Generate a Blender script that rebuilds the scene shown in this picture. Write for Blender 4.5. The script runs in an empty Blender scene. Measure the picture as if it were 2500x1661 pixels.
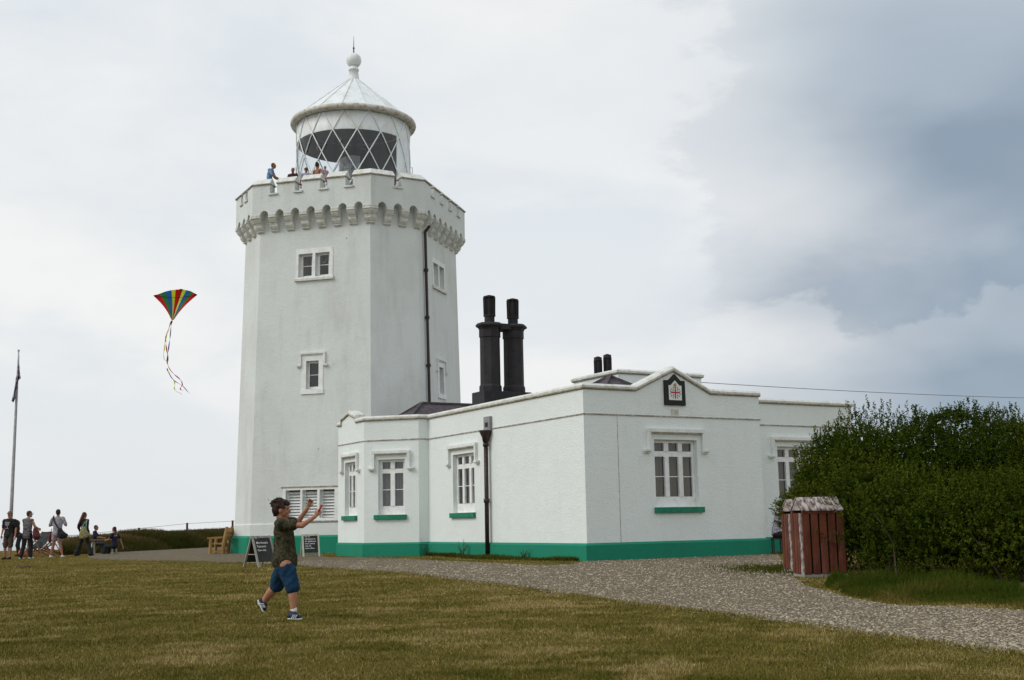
import bpy, bmesh, math, random
import numpy as np
from mathutils import Vector, Matrix, Euler
random.seed(7); rng = np.random.default_rng(11)
SC = bpy.context.scene
COL = SC.collection
R = math.radians

# ------------------------------------------------------------------ camera
FPX, PITCH, ROLL, CAMZ = 2880.26, .1542, -.0188, 1.0
fw = Vector((0, math.cos(PITCH), math.sin(PITCH))); u0 = Vector((0, -math.sin(PITCH), math.cos(PITCH))); r0 = Vector((1, 0, 0))
rt = r0*math.cos(ROLL) + u0*math.sin(ROLL); up = -r0*math.sin(ROLL) + u0*math.cos(ROLL)
cam = bpy.data.cameras.new('camera'); camo = bpy.data.objects.new('camera', cam); COL.objects.link(camo)
camo.matrix_world = Matrix(((rt.x, up.x, -fw.x, 0), (rt.y, up.y, -fw.y, 0), (rt.z, up.z, -fw.z, CAMZ), (0, 0, 0, 1)))
cam.sensor_width = 36; cam.lens = FPX/2500*36; cam.clip_start = .1; cam.clip_end = 30000
SC.camera = camo
CP = Vector((0, 0, CAMZ))
def ray(px, py): return rt*((px-1250)/FPX) - up*((py-830.5)/FPX) + fw
def atY(px, py, Y): r = ray(px, py); return CP + r*(Y/r.y)
def atz(px, py, z=0.0): r = ray(px, py); return CP + r*((z-CAMZ)/r.z)
def onplane(px, py, P, n): r = ray(px, py); return CP + r*((P-CP).dot(n)/r.dot(n))
def az(a): return Vector((math.sin(a), math.cos(a), 0))

# ------------------------------------------------------------------ light
SUN_AZ, SUN_EL = R(-112), R(42)
W = bpy.data.worlds.new('World'); SC.world = W; W.use_nodes = True
nt = W.node_tree; N = nt.nodes; L = nt.links
for n in list(N): N.remove(n)
def nd(tree, t, **kw):
    n = tree.nodes.new(t)
    for k, v in kw.items(): setattr(n, k, v)
    return n
def math_(tree, op, a, b=None, c=None, clamp=False):
    n = tree.nodes.new('ShaderNodeMath'); n.operation = op; n.use_clamp = clamp
    for i, v in enumerate((a, b, c)):
        if v is None: continue
        if isinstance(v, (int, float)): n.inputs[i].default_value = v
        else: tree.links.new(v, n.inputs[i])
    return n.outputs[0]
def sstep(tree, v, a, b, lo=0., hi=1.):
    n = tree.nodes.new('ShaderNodeMapRange'); n.interpolation_type = 'SMOOTHSTEP'
    n.inputs['From Min'].default_value = a; n.inputs['From Max'].default_value = b
    n.inputs['To Min'].default_value = lo; n.inputs['To Max'].default_value = hi
    tree.links.new(v, n.inputs['Value']); return n.outputs[0]
def mixc(tree, f, a, b):
    n = tree.nodes.new('ShaderNodeMix'); n.data_type = 'RGBA'
    for i, v in ((0, f), (6, a), (7, b)):
        if isinstance(v, (int, float)): n.inputs[i].default_value = v
        elif isinstance(v, tuple): n.inputs[i].default_value = (*v, 1) if len(v) == 3 else v
        else: tree.links.new(v, n.inputs[i])
    return n.outputs[2]
def noise(tree, vec, scale, detail=4, rough=.55, dist=0.):
    n = tree.nodes.new('ShaderNodeTexNoise'); n.inputs['Scale'].default_value = scale
    n.inputs['Detail'].default_value = detail; n.inputs['Roughness'].default_value = rough; n.inputs['Distortion'].default_value = dist
    if vec is not None: tree.links.new(vec, n.inputs['Vector'])
    return n.outputs['Fac']
tc = nd(nt, 'ShaderNodeTexCoord'); sep = nd(nt, 'ShaderNodeSeparateXYZ'); L.new(tc.outputs['Generated'], sep.inputs[0])
mp = nd(nt, 'ShaderNodeMapping'); mp.inputs['Scale'].default_value = (1, 1, 2.2); L.new(tc.outputs['Generated'], mp.inputs['Vector'])
dirv = mp.outputs[0]
azn = math_(nt, 'MULTIPLY', math_(nt, 'ARCTAN2', sep.outputs[0], sep.outputs[1]), 57.2958)
eln = math_(nt, 'MULTIPLY', math_(nt, 'ARCSINE', sep.outputs[2]), 57.2958)
n1_ = noise(nt, dirv, 3.0, 6, .55, .3); n2_ = noise(nt, dirv, 7.5, 8, .6, .25); n3_ = noise(nt, dirv, 1.4, 3, .5)
wob = math_(nt, 'ADD', math_(nt, 'MULTIPLY', math_(nt, 'SUBTRACT', n1_, .5), 30), math_(nt, 'MULTIPLY', math_(nt, 'SUBTRACT', n2_, .5), 10))
# heavy rain cloud to the right of the building: broad slate masses with soft rounded borders
n4_ = noise(nt, dirv, 5.0, 3, .45, .2)
azd = math_(nt, 'ADD', azn, math_(nt, 'MULTIPLY', math_(nt, 'SUBTRACT', n4_, .5), 9)); eld = math_(nt, 'ADD', eln, math_(nt, 'MULTIPLY', math_(nt, 'SUBTRACT', n1_, .5), 9))
puff = math_(nt, 'ADD', azd, math_(nt, 'MULTIPLY', math_(nt, 'SUBTRACT', n2_, .5), 13))
def mass(a, e, sa, se, k):
    x = math_(nt, 'POWER', math_(nt, 'ABSOLUTE', math_(nt, 'DIVIDE', math_(nt, 'SUBTRACT', azd, a), sa)), 2); y = math_(nt, 'POWER', math_(nt, 'ABSOLUTE', math_(nt, 'DIVIDE', math_(nt, 'SUBTRACT', eld, e), se)), 2)
    return math_(nt, 'MULTIPLY', math_(nt, 'EXPONENT', math_(nt, 'MULTIPLY', math_(nt, 'ADD', x, y), -1.)), k)
n5_ = noise(nt, dirv, 11, 6, .55, .1)
puff2 = math_(nt, 'ADD', puff, math_(nt, 'MULTIPLY', math_(nt, 'SUBTRACT', n5_, .5), 9))
dark = math_(nt, 'ADD', math_(nt, 'MULTIPLY', sstep(nt, azd, 7, 23), .36), math_(nt, 'MULTIPLY', sstep(nt, puff2, 9, 10.8), math_(nt, 'MULTIPLY', sstep(nt, eln, 8, 12), .15)))
# lower bank of cumulus: lit tops against the darker veil above
hgt = math_(nt, 'SUBTRACT', eln, math_(nt, 'ADD', 9.2, math_(nt, 'ADD', math_(nt, 'MULTIPLY', math_(nt, 'SUBTRACT', n2_, .5), 9), math_(nt, 'MULTIPLY', math_(nt, 'SUBTRACT', n5_, .5), 3))))
veil = math_(nt, 'MULTIPLY', sstep(nt, hgt, -.1, .5), sstep(nt, hgt, 5, .3)); dark = math_(nt, 'ADD', dark, math_(nt, 'MULTIPLY', math_(nt, 'MULTIPLY', veil, sstep(nt, azn, 6, 13)), .16))
lit = math_(nt, 'MULTIPLY', sstep(nt, hgt, .1, -.3), sstep(nt, hgt, -3, -.2)); dark = math_(nt, 'SUBTRACT', dark, math_(nt, 'MULTIPLY', math_(nt, 'MULTIPLY', lit, sstep(nt, azn, 5, 12)), .05))
for a_ in ((24, 17, 7, 5, .42), (16.5, 21.5, 5, 4, .26), (23, 5, 11, 5, .68), (12, 3, 6, 3.5, .22), (14, 10, 4, 1.6, .15), (32, 12, 9, 12, .35)): dark = math_(nt, 'ADD', dark, mass(*a_))
dark = math_(nt, 'MULTIPLY', math_(nt, 'MAXIMUM', math_(nt, 'MINIMUM', dark, 1), 0), sstep(nt, azn, 80, 42))
soft = sstep(nt, n3_, .38, .66)
fine = sstep(nt, n2_, .36, .68)
mid = sstep(nt, n1_, .42, .62)
white = mixc(nt, math_(nt, 'MULTIPLY', mid, .85), (9.6, 9.6, 9.5), (7.9, 8.4, 8.75))
white = mixc(nt, math_(nt, 'MULTIPLY', fine, .22), white, (7.4, 7.75, 8.15))
lowb = sstep(nt, eln, 8, 0)
white = mixc(nt, math_(nt, 'MULTIPLY', lowb, .6), white, (8.5, 8.65, 8.75))
upl = sstep(nt, eln, 11, 24); white = mixc(nt, math_(nt, 'MULTIPLY', upl, math_(nt, 'MULTIPLY', soft, .6)), white, (7.1, 7.9, 8.5))
grey = mixc(nt, sstep(nt, n4_, .35, .65), (3.6, 4.35, 5.2), (2.9, 3.65, 4.55))
cl = mixc(nt, dark, white, grey)
# bright cloud overhead and behind the camera
zen = sstep(nt, eln, 28, 60)
cl = mixc(nt, zen, cl, (7.8, 8.5, 9.3))
sky = nd(nt, 'ShaderNodeTexSky'); sky.sky_type = 'NISHITA'; sky.sun_disc = False
sky.sun_elevation = SUN_EL; sky.sun_rotation = SUN_AZ % (2*math.pi); sky.dust_density = 3
out_c = mixc(nt, .92, sky.outputs[0], cl)
bg = nd(nt, 'ShaderNodeBackground'); bg.inputs[1].default_value = .1; L.new(out_c, bg.inputs[0])
wo = nd(nt, 'ShaderNodeOutputWorld'); L.new(bg.outputs[0], wo.inputs[0])
sl = bpy.data.lights.new('sun', 'SUN'); sl.energy = 1.5; sl.angle = R(28); sl.color = (1, .97, .93)
so = bpy.data.objects.new('sun', sl); COL.objects.link(so)
sd = Vector((math.sin(SUN_AZ)*math.cos(SUN_EL), math.cos(SUN_AZ)*math.cos(SUN_EL), math.sin(SUN_EL)))
so.rotation_euler = sd.to_track_quat('Z', 'Y').to_euler(); so.location = (-40, -20, 60)
SC.view_settings.view_transform = 'Standard'; SC.view_settings.look = 'None'; SC.view_settings.exposure = 0; SC.view_settings.gamma = 1
SC.cycles.use_denoising = True

# ------------------------------------------------------------------ materials
MATS = {}
def mat(name, c, rough=.8, c2=None, scale=3., bump=0., bscale=40., stretch=(1, 1, 1), lo=.4, hi=.65, spec=.3, metal=0., emit=None, c3=None, s3=1., bd=.02):
    if name in MATS: return MATS[name]
    m = bpy.data.materials.new(name); m.use_nodes = True; t = m.node_tree; b = t.nodes['Principled BSDF']; MATS[name] = m
    b.inputs['Roughness'].default_value = rough; b.inputs['Specular IOR Level'].default_value = spec; b.inputs['Metallic'].default_value = metal
    b.inputs['Base Color'].default_value = (*c, 1)
    if c2 is None and bump == 0: return m
    co = nd(t, 'ShaderNodeTexCoord'); mpp = nd(t, 'ShaderNodeMapping'); mpp.inputs['Scale'].default_value = stretch
    t.links.new(co.outputs['Object'], mpp.inputs['Vector']); v = mpp.outputs[0]
    if c2:
        col = mixc(t, sstep(t, noise(t, v, scale, 6, .6), lo, hi), c, c2)
        if c3: col = mixc(t, sstep(t, noise(t, v, s3, 7, .65, .4), .48, .72), col, c3)
        t.links.new(col, b.inputs['Base Color'])
    if bump:
        bn = nd(t, 'ShaderNodeBump'); bn.inputs['Strength'].default_value = bump; bn.inputs['Distance'].default_value = bd
        t.links.new(noise(t, co.outputs['Object'], bscale, 3, .6), bn.inputs['Height']); t.links.new(bn.outputs[0], b.inputs['Normal'])
    return m
def wallmat(name, base, dirt, amt=.5, speck=.5):
    m = bpy.data.materials.new(name); m.use_nodes = True; t = m.node_tree; b = t.nodes['Principled BSDF']; MATS[name] = m
    b.inputs['Roughness'].default_value = .85; b.inputs['Specular IOR Level'].default_value = .25
    co = nd(t, 'ShaderNodeTexCoord'); mpp = nd(t, 'ShaderNodeMapping'); mpp.inputs['Scale'].default_value = (1, 1, .16); t.links.new(co.outputs['Object'], mpp.inputs['Vector'])
    streak = sstep(t, noise(t, mpp.outputs[0], 2.2, 6, .65), .45, .75)
    blot = sstep(t, noise(t, co.outputs['Object'], .45, 5, .6), .42, .68)
    f = math_(t, 'MULTIPLY', math_(t, 'ADD', math_(t, 'MULTIPLY', streak, .55), math_(t, 'MULTIPLY', blot, .45)), amt)
    col = mixc(t, f, base, dirt)
    sp = sstep(t, noise(t, co.outputs['Object'], 34, 3, .7), .35, .68)
    col = mixc(t, math_(t, 'MULTIPLY', sp, speck*.32), col, tuple(x*.72 for x in base))
    t.links.new(col, b.inputs['Base Color'])
    bn = nd(t, 'ShaderNodeBump'); bn.inputs['Strength'].default_value = .6; bn.inputs['Distance'].default_value = .03
    h = math_(t, 'ADD', noise(t, co.outputs['Object'], 26, 4, .65), math_(t, 'MULTIPLY', noise(t, co.outputs['Object'], 3, 2), .8))
    t.links.new(h, bn.inputs['Height']); t.links.new(bn.outputs[0], b.inputs['Normal'])
    return m
wallmat('render_tower', (.70, .735, .71), (.52, .53, .48), .75, 1.)
wallmat('render_white', (.775, .825, .80), (.64, .66, .60), .4, .75)
wallmat('green_paint', (.012, .225, .135), (.016, .165, .095), .6, .8)
mat('white_paint', (.80, .81, .80), .5, (.70, .71, .68), 5, .15, 30)
mat('coping', (.66, .67, .63), .85, (.53, .52, .45), 3.5, .4, 30, lo=.42, hi=.72, c3=(.46, .44, .36), s3=7)
mat('mould_white', (.74, .76, .74), .8, (.66, .67, .63), 4, .2, 30)
mat('coping_edge', (.40, .38, .31), .9, (.22, .19, .13), 6, .3, 40, lo=.3, hi=.65)
mat('arch_beige', (.50, .46, .37), .9, (.60, .60, .56), 5, .3, 30)  # light beige for the inside of the arches
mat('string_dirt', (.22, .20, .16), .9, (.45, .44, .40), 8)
mat('green_sill', (.009, .16, .085), .6, (.012, .21, .12), 6)
mat('black_iron', (.022, .015, .013), .45, (.045, .025, .018), 9)
mat('dark_stack', (.020, .019, .021), .7, (.030, .027, .028), 4, .08, 20)
mat('slate', (.055, .045, .052), .7, (.09, .075, .08), 7, .3, 14, (1, 1, 1))
mat('lead', (.22, .22, .23), .6, (.30, .30, .31), 6)
mat('lantern_white', (.74, .775, .77), .45, (.70, .73, .72), 3, 0, 1, (1, 1, .3), c3=(.62, .60, .53), s3=3)
mat('lantern_in', (.10, .115, .13), .7)  # little light gets inside the lantern: that dimness is put into this grey
mat('rust_white', (.64, .63, .58), .7, (.52, .49, .41), 4, .1, 30, c3=(.27, .19, .12), s3=6)
mat('curtain', (.15, .12, .06), .95, (.22, .18, .10), 9, .5, 12, (1, 1, .05), lo=.35, hi=.65, bd=.05)
mat('bay_reflection', (.30, .31, .32), .95, (.36, .36, .37), 4)  # grey sky reflection of the bay panes, painted on a sheet behind them
mat('room_dark', (.03, .028, .026), .95)
mat('plaque_black', (.012, .014, .012), .6); mat('plaque_white', (.72, .74, .70), .7, (.60, .62, .58), 14)
mat('red_paint', (.42, .02, .02), .6); mat('gold_paint', (.38, .24, .06), .6); mat('ink', (.06, .06, .07), .7)
mat('grey_wood', (.34, .325, .29), .85, (.22, .205, .18), 6, .3, 30, (1, 1, .2))
mat('pale_wood', (.52, .53, .44), .8, (.40, .41, .33), 6)
mat('blackboard', (.022, .024, .022), .75, (.035, .037, .035), 3); mat('chalk', (.75, .75, .72), .8)
mat('bench_wood', (.36, .20, .065), .75, (.24, .125, .04), 5, .3, 25, (1, 1, .3))
mat('dark_post', (.10, .055, .045), .9, (.06, .04, .035), 9)
mat('wire', (.12, .11, .11), .6)
mat('skin', (.37, .175, .10), .65, (.31, .14, .08), 14, .05, 60); mat('skin_tan', (.30, .13, .068), .6, (.25, .10, .055), 14)
mat('hair_brown', (.018, .008, .004), .7, (.04, .017, .008), 30, .6, 70, (1, 1, .4)); mat('hair_dark', (.018, .011, .009), .6, (.03, .018, .012), 30, .5, 60)
mat('hair_auburn', (.085, .026, .012), .6, (.055, .018, .01), 25, .5, 60); mat('hair_grey', (.16, .10, .075), .7)
mat('denim_blue', (.003, .026, .060), .95, (.006, .040, .085), 9, .4, 30)
mat('white_cloth', (.62, .62, .60), .9); mat('navy_shoe', (.008, .011, .028), .6, (.014, .018, .04), 20); mat('sole_white', (.62, .66, .66), .6)
mat('black_cloth', (.012, .013, .014), .9, (.02, .02, .02), 10); mat('brown_cloth', (.06, .04, .032), .9); mat('navy_cloth', (.012, .016, .035), .9)
mat('slate_cloth', (.035, .042, .06), .9, (.05, .058, .08), 10); mat('grey_check', (.085, .075, .085), .9, (.16, .145, .15), 30, lo=.42, hi=.58)
mat('white_print', (.40, .40, .42), .9, (.17, .155, .19), 38, lo=.46, hi=.56); mat('pink_cloth', (.40, .29, .33), .9, (.30, .2, .25), 12)
mat('red_bag', (.11, .022, .02), .8, (.07, .018, .018), 9); mat('plaid_brown', (.075, .05, .045), .9, (.12, .085, .075), 22)
mat('tote_floral', (.30, .24, .055), .9, (.12, .15, .08), 26, lo=.44, hi=.54, c3=(.34, .30, .30), s3=22); mat('tote_green', (.30, .40, .30), .9, (.08, .15, .20), 5)
mat('sky_shirt', (.16, .30, .46), .9, (.12, .23, .38), 10); mat('maroon_cloth', (.05, .015, .018), .9); mat('pale_print', (.42, .44, .50), .9, (.26, .22, .27), 30, lo=.45, hi=.55)
mat('deck_blue', (.17, .26, .40), .8, (.34, .40, .50), 8); mat('deck_white', (.42, .43, .44), .8, (.32, .33, .34), 8); mat('deck_wood', (.20, .085, .04), .7); mat('orange_cloth', (.45, .12, .06), .9)
mat('flag_cloth', (.34, .34, .38), .85, (.17, .08, .11), 2.6, lo=.46, hi=.54, c3=(.05, .05, .14), s3=3.2); mat('pole_white', (.44, .44, .45), .5, (.34, .34, .35), 4)
mat('bin_red', (.125, .034, .014), .9, (.075, .022, .011), 7, .35, 25, (1, 1, .25), c3=(.17, .06, .038), s3=5)
mat('bin_peel', (.42, .39, .36), .9, (.10, .048, .036), 11, .4, 30, (1.6, .7, .7), lo=.36, hi=.64); mat('concrete', (.25, .25, .24), .9)
mat('bark', (.07, .05, .035), .9); mat('weed', (.09, .10, .03), .8, (.16, .12, .05), 6)
mat('sunglass', (.02, .004, .004), .2)
# camouflage cotton of the boy's t-shirt
def camo():
    m = bpy.data.materials.new('camo_cloth'); m.use_nodes = True; t = m.node_tree; b = t.nodes['Principled BSDF']; MATS['camo_cloth'] = m
    b.inputs['Roughness'].default_value = .92; b.inputs['Specular IOR Level'].default_value = .15
    co = nd(t, 'ShaderNodeTexCoord').outputs['Object']
    c = mixc(t, sstep(t, noise(t, co, 11, 2, .6, 1.2), .46, .5), (.030, .028, .015), (.052, .048, .025))
    c = mixc(t, sstep(t, noise(t, co, 16, 3, .6, 1.5), .57, .60), c, (.014, .013, .008))
    c = mixc(t, sstep(t, noise(t, co, 22, 3, .6, 1.5), .60, .64), c, (.10, .09, .052))
    t.links.new(c, b.inputs['Base Color'])
camo()
def glassmat(name, tint=(.9, .93, .93), refl=1.):
    m = bpy.data.materials.new(name); m.use_nodes = True; t = m.node_tree; MATS[name] = m
    for n in list(t.nodes): t.nodes.remove(n)
    o = nd(t, 'ShaderNodeOutputMaterial'); mx = nd(t, 'ShaderNodeMixShader'); tr = nd(t, 'ShaderNodeBsdfTransparent'); g = nd(t, 'ShaderNodeBsdfGlossy')
    tr.inputs[0].default_value = (*tint, 1); g.inputs['Roughness'].default_value = .02
    fr = nd(t, 'ShaderNodeLayerWeight'); fr.inputs[0].default_value = .5
    f = math_(t, 'MULTIPLY', math_(t, 'ADD', math_(t, 'MULTIPLY', math_(t, 'POWER', fr.outputs['Facing'], 4.), .9), .08), refl, clamp=True)
    t.links.new(f, mx.inputs[0]); t.links.new(tr.outputs[0], mx.inputs[1]); t.links.new(g.outputs[0], mx.inputs[2]); t.links.new(mx.outputs[0], o.inputs[0])
glassmat('window_glass', (.75, .77, .77), 1.0); glassmat('lantern_glass', (.92, .95, .96), .8); glassmat('lens_glass', (.30, .31, .29), 1.5)

# ------------------------------------------------------------------ helpers
def tag(o, label=None, cat=None, group=None, kind=None):
    for k, v in (('label', label), ('category', cat), ('group', group), ('kind', kind)):
        if v: o[k] = v
    return o
def thing(name, label, cat, loc=(0, 0, 0), group=None):
    o = bpy.data.objects.new(name, None); COL.objects.link(o); o.location = loc; o.empty_display_size = .3
    return tag(o, label, cat, group)
def rootloc(p):
    while p.parent: p = p.parent
    return Vector(p.location)
class MB:
    def __init__(s): s.v = []; s.f = []; s.mi = []; s.cur = 0
    def quad(s, *p):
        i = len(s.v); s.v += [tuple(q) for q in p]; s.f.append(tuple(range(i, i+len(p)))); s.mi.append(s.cur); return s
    def add(s, vs, fs):
        i = len(s.v); s.v += [tuple(q) for q in vs]
        for f in fs: s.f.append(tuple(i+k for k in f)); s.mi.append(s.cur)
        return s
    def hexa(s, p):     # 8 pts: bottom ring 0-3, top ring 4-7
        return s.add(p, [(0, 3, 2, 1), (4, 5, 6, 7), (0, 1, 5, 4), (1, 2, 6, 5), (2, 3, 7, 6), (3, 0, 4, 7)])
    def box(s, c, ax, ay, az_, h):   # centre, 3 unit axes, half sizes
        c = Vector(c); a = Vector(ax)*h[0]; b = Vector(ay)*h[1]; d = Vector(az_)*h[2]
        return s.hexa([c-a-b-d, c+a-b-d, c+a+b-d, c-a+b-d, c-a-b+d, c+a-b+d, c+a+b+d, c-a+b+d])
    def bar(s, p, q, w, d=None, side=None):   # rectangular bar p->q
        p = Vector(p); q = Vector(q); z = (q-p).normalized(); d = d or w
        x = Vector(side) if side is not None else (Vector((0, 0, 1)) if abs(z.z) < .9 else Vector((1, 0, 0)))
        x = (x - z*x.dot(z)).normalized(); y = z.cross(x)
        return s.box((p+q)/2, x, y, z, (w/2, d/2, (q-p).length/2))
    def tube(s, pts, rads, n=10, cap=True):
        pts = [Vector(p) for p in pts]
        if isinstance(rads, (int, float)): rads = [rads]*len(pts)
        base = len(s.v); prev = None
        for i, p in enumerate(pts):
            t = (pts[min(i+1, len(pts)-1)] - pts[max(i-1, 0)]).normalized()
            x = prev if prev is not None else (Vector((1, 0, 0)) if abs(t.x) < .9 else Vector((0, 1, 0)))
            x = (x - t*x.dot(t)).normalized(); y = t.cross(x); prev = x
            for k in range(n):
                a = 2*math.pi*k/n; s.v.append(tuple(p + (x*math.cos(a)+y*math.sin(a))*rads[i]))
        for i in range(len(pts)-1):
            for k in range(n):
                a = base+i*n+k; b = base+i*n+(k+1) % n; s.f.append((a, b, b+n, a+n)); s.mi.append(s.cur)
        if cap:
            s.f.append(tuple(base+k for k in range(n))[::-1]); s.mi.append(s.cur)
            e = base+(len(pts)-1)*n; s.f.append(tuple(e+k for k in range(n))); s.mi.append(s.cur)
        return s
    def lathe(s, c, prof, n=32, a0=0, a1=2*math.pi, cap=False):   # prof [(r,z)], angle = azimuth
        base = len(s.v); full = abs(a1-a0-2*math.pi) < 1e-6; m = n if full else n+1
        for r, z in prof:
            for k in range(m):
                a = a0+(a1-a0)*k/n; s.v.append((c[0]+r*math.sin(a), c[1]+r*math.cos(a), z))
        for i in range(len(prof)-1):
            for k in range(n):
                a = base+i*m+k; b = base+i*m+(k+1) % m; s.f.append((a, a+m, b+m, b)); s.mi.append(s.cur)
        if cap:
            s.f.append(tuple(base+k for k in range(m))); s.mi.append(s.cur); e = base+(len(prof)-1)*m; s.f.append(tuple(e+k for k in range(m))[::-1]); s.mi.append(s.cur)
        return s
    def sweep(s, path, prof, closed=False):   # outward = right of travel; prof closed loop [(d,dz)]
        P = [Vector(p) for p in path]; n = len(P); nor = []
        for i in range(n if closed else n-1):
            d = P[(i+1) % n]-P[i]; d.z = 0; nor.append(Vector((d.y, -d.x, 0)).normalized() if d.length > 1e-6 else None)
        for i in range(len(nor)):
            if nor[i] is None: nor[i] = nor[i-1]
        base = len(s.v); k = len(prof)
        for i in range(n):
            if closed: a, b = nor[i-1], nor[i]
            else: a, b = nor[max(i-1, 0)], nor[min(i, n-2)]
            m = (a+b)/(1+a.dot(b))
            for d, z in prof: s.v.append(tuple(P[i]+m*d+Vector((0, 0, z))))
        for i in range(n if closed else n-1):
            j = (i+1) % n
            for q in range(k):
                r = (q+1) % k; s.f.append((base+i*k+q, base+j*k+q, base+j*k+r, base+i*k+r)); s.mi.append(s.cur)
        if not closed:
            s.f.append(tuple(base+q for q in range(k))); s.mi.append(s.cur); s.f.append(tuple(base+(n-1)*k+q for q in range(k))[::-1]); s.mi.append(s.cur)
        return s
    def build(s, name, m, parent=None, loc=None, smooth=False, bevel=0, label=None):
        o0 = rootloc(parent) if parent is not None else Vector(loc or (0, 0, 0))
        me = bpy.data.meshes.new(name); me.from_pydata([(x-o0.x, y-o0.y, z-o0.z) for x, y, z in s.v], [], s.f)
        ms = m if isinstance(m, (list, tuple)) else [m]
        for q in ms: me.materials.append(MATS[q])
        if len(ms) > 1: me.polygons.foreach_set('material_index', s.mi)
        bm = bmesh.new(); bm.from_mesh(me); bmesh.ops.recalc_face_normals(bm, faces=bm.faces)
        if bevel:
            bmesh.ops.remove_doubles(bm, verts=bm.verts, dist=.0002)
            bmesh.ops.bevel(bm, geom=[e for e in bm.edges if len(e.link_faces) == 2 and e.calc_face_angle(0) > .6], offset=bevel, segments=2, affect='EDGES', profile=.6)
        bm.to_mesh(me); bm.free()
        if smooth: me.polygons.foreach_set('use_smooth', [True]*len(me.polygons))
        o = bpy.data.objects.new(name, me); COL.objects.link(o)
        if parent is not None: o.parent = parent
        else: o.location = o0
        if label: o['label'] = label
        return o
def np_obj(name, V, F, m, parent=None, loc=(0, 0, 0), attr=None, smooth=False):
    """V (n,3) world coords; F (k,m) ints"""
    o0 = np.array(rootloc(parent) if parent is not None else Vector(loc)); V = np.asarray(V, np.float32)-o0.astype(np.float32)
    me = bpy.data.meshes.new(name); k = F.shape[1]
    me.vertices.add(len(V)); me.vertices.foreach_set('co', V.ravel()); me.loops.add(F.size); me.loops.foreach_set('vertex_index', F.ravel().astype(np.int32))
    me.polygons.add(len(F)); me.polygons.foreach_set('loop_start', np.arange(0, F.size, k, dtype=np.int32)); me.polygons.foreach_set('loop_total', np.full(len(F), k, np.int32))
    if attr is not None:
        at_ = me.attributes.new('tint', 'FLOAT', 'FACE'); at_.data.foreach_set('value', np.asarray(attr, np.float32))
    me.materials.append(MATS[m]); me.update(calc_edges=True); me.validate()
    if smooth: me.polygons.foreach_set('use_smooth', [True]*len(me.polygons))
    o = bpy.data.objects.new(name, me); COL.objects.link(o)
    if parent is not None: o.parent = parent
    else: o.location = Vector(o0)
    return o
def textmesh(name, lines, size, origin, ux, uz, m, parent, leading=1.25, align='LEFT', n_off=None):
    """words as real lettering on a plane"""
    mb = MB(); dg = bpy.context.evaluated_depsgraph_get()
    for i, ln in enumerate(lines):
        if isinstance(ln, tuple): ln, sz = ln
        else: sz = size
        cu = bpy.data.curves.new('lettering', 'FONT'); cu.body = ln; cu.size = sz; cu.align_x = align; cu.offset = sz*.012
        t = bpy.data.objects.new('lettering', cu); COL.objects.link(t); dg.update(); me = bpy.data.meshes.new_from_object(t.evaluated_get(dg))
        o = Vector(origin)-Vector(uz)*(i*size*leading)
        vs = [o+Vector(ux)*v.co.x+Vector(uz)*v.co.y for v in me.vertices]; mb.add(vs, [tuple(p.vertices) for p in me.polygons])
        bpy.data.objects.remove(t); bpy.data.meshes.remove(me); bpy.data.curves.remove(cu)
    return mb.build(name, m, parent)
Z = Vector((0, 0, 1))

# ------------------------------------------------------------------ frames of the buildings
A1 = -.517
C0 = Vector((1.8475, 31.043, 0)); d1 = az(A1); d2 = az(A1+math.pi/2); nW1 = az(A1-math.pi/2); nW2 = -d1
def cot(a, b, z=0): return C0+d1*a+d2*b+Z*z
def frame(o, u, n): return lambda a, z, d=0: o+u*a+n*d+Z*z
J = cot(9.482, 0); S_ = J+nW1*.362; dB = az(A1-math.pi/4); nB = az(A1-3*math.pi/4); K_ = S_+dB*1.94; E_ = K_+d1*2.371; E2 = E_-nW1*1.9
PW1 = frame(C0, d1, nW1); PW2 = frame(C0, d2, nW2); PB = frame(S_, dB, nB); PA = frame(K_, d1, nW1); PS = frame(J, nW1, nW2)
W3o = cot(1.455, 0); PW3 = frame(W3o, d2, nW2)
W2E = 6.05; R_ = cot(0, W2E); R2 = cot(1.455, W2E); W3e = cot(1.455, 11.2)

def wallgrid(mb, P, U, Zs, holes, depth, rd=None):
    """wall face with real openings and reveals; U entries may be callables of z"""
    Zs = sorted(set(list(Zs)+[h[2] for h in holes]+[h[3] for h in holes])); inner = sorted(set([h[0] for h in holes]+[h[1] for h in holes]))
    Ul = [U[0]]+inner+[U[-1]]; f = lambda u, z: u(z) if callable(u) else u
    for i in range(len(Ul)-1):
        for j in range(len(Zs)-1):
            ua, ub, za, zb = Ul[i], Ul[i+1], Zs[j], Zs[j+1]
            if not callable(ua) and not callable(ub):
                cu, cz = (ua+ub)/2, (za+zb)/2
                if any(h[0] < cu < h[1] and h[2] < cz < h[3] for h in holes): continue
            mb.quad(P(f(ua, za), za), P(f(ub, za), za), P(f(ub, zb), zb), P(f(ua, zb), zb))
    for a, b, c, d in holes:
        q = -depth
        mb.quad(P(a, c), P(a, d), P(a, d, q), P(a, c, q)); mb.quad(P(b, c), P(b, d), P(b, d, q), P(b, c, q))
        mb.quad(P(a, c), P(b, c), P(b, c, q), P(a, c, q)); mb.quad(P(a, d), P(b, d), P(b, d, q), P(a, d, q))
def pbox(mb, P, u0, u1, z0, z1, da, db):
    mb.hexa([P(u0, z0, db), P(u1, z0, db), P(u1, z0, da), P(u0, z0, da), P(u0, z1, db), P(u1, z1, db), P(u1, z1, da), P(u0, z1, da)])
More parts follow.
